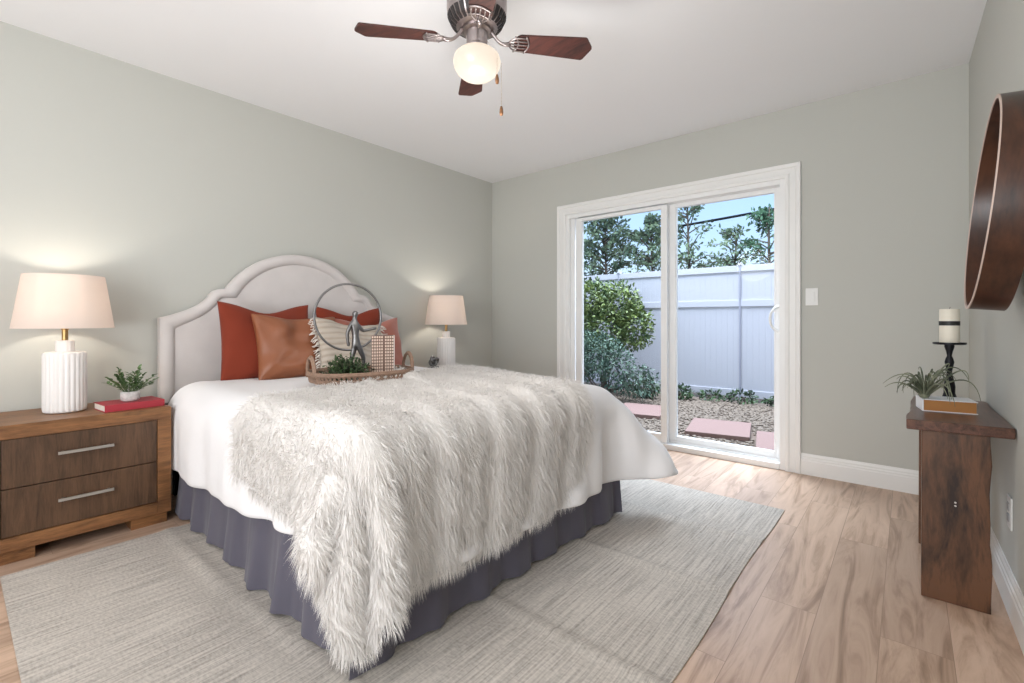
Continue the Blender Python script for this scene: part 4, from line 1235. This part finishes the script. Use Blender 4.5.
# gravel
def gravel(n=17000):
    ico_v = []; t = (1 + 5 ** .5) / 2
    for p in ((-1, t, 0), (1, t, 0), (-1, -t, 0), (1, -t, 0), (0, -1, t), (0, 1, t), (0, -1, -t), (0, 1, -t), (t, 0, -1), (t, 0, 1), (-t, 0, -1), (-t, 0, 1)): ico_v.append(p)
    ico_v = np.array(ico_v, float) / math.hypot(1, t)
    ico_f = np.array([(0, 11, 5), (0, 5, 1), (0, 1, 7), (0, 7, 10), (0, 10, 11), (1, 5, 9), (5, 11, 4), (11, 10, 2), (10, 7, 6), (7, 1, 8), (3, 9, 4), (3, 4, 2), (3, 2, 6), (3, 6, 8), (3, 8, 9), (4, 9, 5), (2, 4, 11), (6, 2, 10), (8, 6, 7), (9, 8, 1)])
    x = RNG.uniform(-4.6, .4, n); y = RNG.uniform(4.3, 6.95, n)
    keep = np.ones(n, bool)
    for cx, cy in pav[:3]:
        a = RAD(12); dx = (x - cx) * math.cos(a) + (y - cy) * math.sin(a); dy = -(x - cx) * math.sin(a) + (y - cy) * math.cos(a)
        keep &= ~((np.abs(dx) < .31) & (np.abs(dy) < .38))
    x, y = x[keep], y[keep]; n = len(x)
    r = RNG.uniform(.010, .023, n)
    S = np.stack([r * RNG.uniform(.8, 1.3, n), r * RNG.uniform(.8, 1.3, n), r * RNG.uniform(.5, .8, n)], -1)
    a = RNG.uniform(0, 2 * PI, n)
    V = ico_v[None] * S[:, None] * RNG.uniform(.85, 1.15, (n, 12, 1))
    vx = V[..., 0] * np.cos(a)[:, None] - V[..., 1] * np.sin(a)[:, None]; vy = V[..., 0] * np.sin(a)[:, None] + V[..., 1] * np.cos(a)[:, None]
    V = np.stack([vx + x[:, None], vy + y[:, None], V[..., 2] + (OUT_Z + r * .35)[:, None]], -1)
    F = (ico_f[None] + (np.arange(n) * 12)[:, None, None]).reshape(-1, 3)
    o = link('gravel', fast_mesh('gravel', V.reshape(-1, 3), F), M_PEBBLE)
    tag(o, 'mixed tan and grey gravel covering the side yard ground', 'gravel'); o['kind'] = 'stuff'
gravel()

def leaf_cloud(name, blobs, n, ls, mat, root, rg, droop=.3, zmin=None):
    """leaves scattered near the surface of several ellipsoids; coordinates local to root"""
    n_each = [max(1, int(n * bl[6])) for bl in blobs]
    V = []; F = []
    for (cx, cy, cz, rx, ry, rz, wgt), k in zip(blobs, n_each):
        for _ in range(k):
            d = rnd_dir(rg); s_ = rg.uniform(.45, 1.05)
            p = Vector((cx + d.x * rx * s_, cy + d.y * ry * s_, cz + d.z * rz * s_))
            dd = (d * .8 + rnd_dir(rg) * .7 + Vector((0, 0, -droop))).normalized()
            l_ = rg.uniform(*ls)
            lp = leaf_pts(p, dd, rnd_dir(rg), l_, l_ * .5)
            if zmin is not None and min(q.z for q in lp) < zmin: continue
            o = len(V); V.extend(lp); F.extend([[i + o for i in f] for f in LEAF_F])
    me = bpy.data.meshes.new(name); me.from_pydata([tuple(v) for v in V], [], F); me.update()
    return link(name, me, mat, root)

def shrub(name, label, x, y, blobs, n, ls, mat, seed, stems=7, grp=None):
    rg = random.Random(seed)
    r = thing(name, label, 'shrub', (x, y, OUT_Z), group=grp)
    st = MB(); top = max(bl[2] for bl in blobs)
    for k in range(stems):
        bl = rg.choice(blobs)
        st.tube(bez((rg.uniform(-.06, .06), rg.uniform(-.06, .06), 0), (rg.uniform(-.1, .1), rg.uniform(-.1, .1), bl[2] * .4), (bl[0] * .7, bl[1] * .7, bl[2] * .7), (bl[0] + rg.uniform(-.1, .1), bl[1], bl[2]), 8), [.014 - .0013 * i for i in range(9)], 6)
    st.build('stems', M_BARK, r)
    leaf_cloud('foliage', blobs, n, ls, mat, r, rg, zmin=.005)
    return r
shrub('leafy_shrub', 'tall yellow green leafy shrub against the fence at left', -3.62, 6.55,
      [(-.22, 0, 1.50, .36, .26, .30, .24), (.22, 0, 1.40, .36, .26, .34, .22), (.0, -.05, 1.02, .52, .30, .36, .24), (.50, 0, 1.05, .30, .2, .34, .16), (-.4, 0, .95, .3, .25, .4, .14)], 6500, (.045, .075), M_LEAF_A, 31, 10)
shrub('grey_green_shrub', 'bushy grey green shrub in front of the leafy shrub', -3.42, 6.02,
      [(-.05, 0, .66, .40, .25, .34, .4), (-.35, 0, .50, .3, .25, .36, .25), (.28, 0, .48, .30, .2, .34, .2), (.55, .1, .30, .30, .2, .24, .15)], 3600, (.035, .06), M_LEAF_B, 33, 8)
ivx = [(-2.95, 6.55, .34), (-2.55, 6.80, .22), (-2.15, 6.98, .15), (-1.75, 7.0, .20), (-1.28, 7.0, .14), (-1.05, 6.93, .2)]
ivl = ['dark ivy clump in the left door panel, right of the grey green shrub', 'low ivy clump just right of the central door stile', 'low ivy clump at the fence foot midway between door stile and fence post', 'low ivy clump at the foot of the fence post in the right door panel', 'low ivy clump at the fence foot cut off by the right door jamb']
for i, ((x, y, h_), lb) in enumerate(zip(ivx[:5], ivl)):
    shrub('ivy_clump', lb, x, y, [(0, 0, h_ * .5, .20, .12, h_ * .5, 1.)], 200 if i > 1 else 420, (.035, .065), M_IVY, 50 + i, 3, 'ivy along the fence foot')

def tree(label, x, y, h, spread, n_br, lpb, mat, seed, ls=(.065, .115), base=.45):
    rg = random.Random(seed)
    r = thing('yard_tree', label, 'tree', (x, y, OUT_Z), group='trees beyond the fence')
    tr = MB(); lf = MB()
    top = Vector((rg.uniform(-.15, .15), rg.uniform(-.15, .15), h))
    trunk = bez((0, 0, 0), (.05, 0, h * .35), (top.x * .4 - .06, top.y * .5, h * .7), tuple(top), 14)
    tr.tube(trunk, [.055 * (1 - i / 15) + .006 for i in range(15)], 8)
    for k in range(n_br):
        t = rg.uniform(base, .98); i = t * 14; q = Vector(trunk[int(i)]).lerp(Vector(trunk[min(14, int(i) + 1)]), i - int(i))
        a = rg.uniform(0, 2 * PI); el = rg.uniform(.1, .9)
        ln = spread * rg.uniform(.55, 1.0) * (.22 + .72 * max(0, math.sin(PI * min(1, (t - base + .08) / (1.06 - base)))) ** .7)
        d = Vector((math.cos(a) * math.cos(el), math.sin(a) * math.cos(el), math.sin(el)))
        e_ = q + d * ln; md_ = q + d * ln * .5 + Vector((0, 0, .08 * ln)); e_.z -= .10 * ln
        tr.tube([q, md_, e_], [.014, .009, .003], 5)
        for j in range(lpb):
            s_ = rg.uniform(.25, 1.05); p = q.lerp(md_, s_ * 2) if s_ < .5 else md_.lerp(e_, s_ * 2 - 1)
            p = p + rnd_dir(rg) * .10 * (1.1 - s_ * .5)
            l_ = rg.uniform(*ls)
            lf.add(leaf_pts(p, rnd_dir(rg) + d * .7 + Vector((0, 0, -.3)), rnd_dir(rg), l_, l_ * .48), LEAF_F)
    tr.build('trunk', M_BARK, r, smooth=True); lf.build('crown', mat, r)
    return r
tree('broad dense tree above the fence in the left door panel', -5.45, 10.0, 3.55, 1.25, 80, 40, M_LEAF_T, 71, base=.42)
tree('dense leaning tree above the fence beside the central door stile', -4.35, 10.2, 3.45, 1.10, 64, 38, M_LEAF_T, 72, base=.45)
tree('slender airy tree rising highest right of the central door stile', -3.45, 9.9, 3.75, .95, 34, 20, M_LEAF_T, 73, base=.42)
tree('low sparse tree above the fence in the middle of the right panel', -2.70, 10.1, 2.95, .85, 34, 22, M_LEAF_T, 74, base=.5)
tree('dark tree above the fence at the right edge of the door glass', -1.95, 9.8, 3.25, .70, 32, 28, M_LEAF_T2, 75, base=.5)
tree('young tree above the fence at the far left of the door glass', -6.6, 10.1, 3.3, .95, 40, 34, M_LEAF_T2, 76, base=.45)

cb = MB(); A = Vector((-9.6, 12.0, 3.30)); Bv = Vector((1.5, 12.0, 3.82))
cb.tube([A.lerp(Bv, i / 20) + Vector((0, 0, -.10 * math.sin(PI * i / 20))) for i in range(21)], .030, 8)
tag(cb.build('power_cable', M_CABLE, smooth=True), 'thick black overhead cable crossing the sky behind the trees', 'cable')
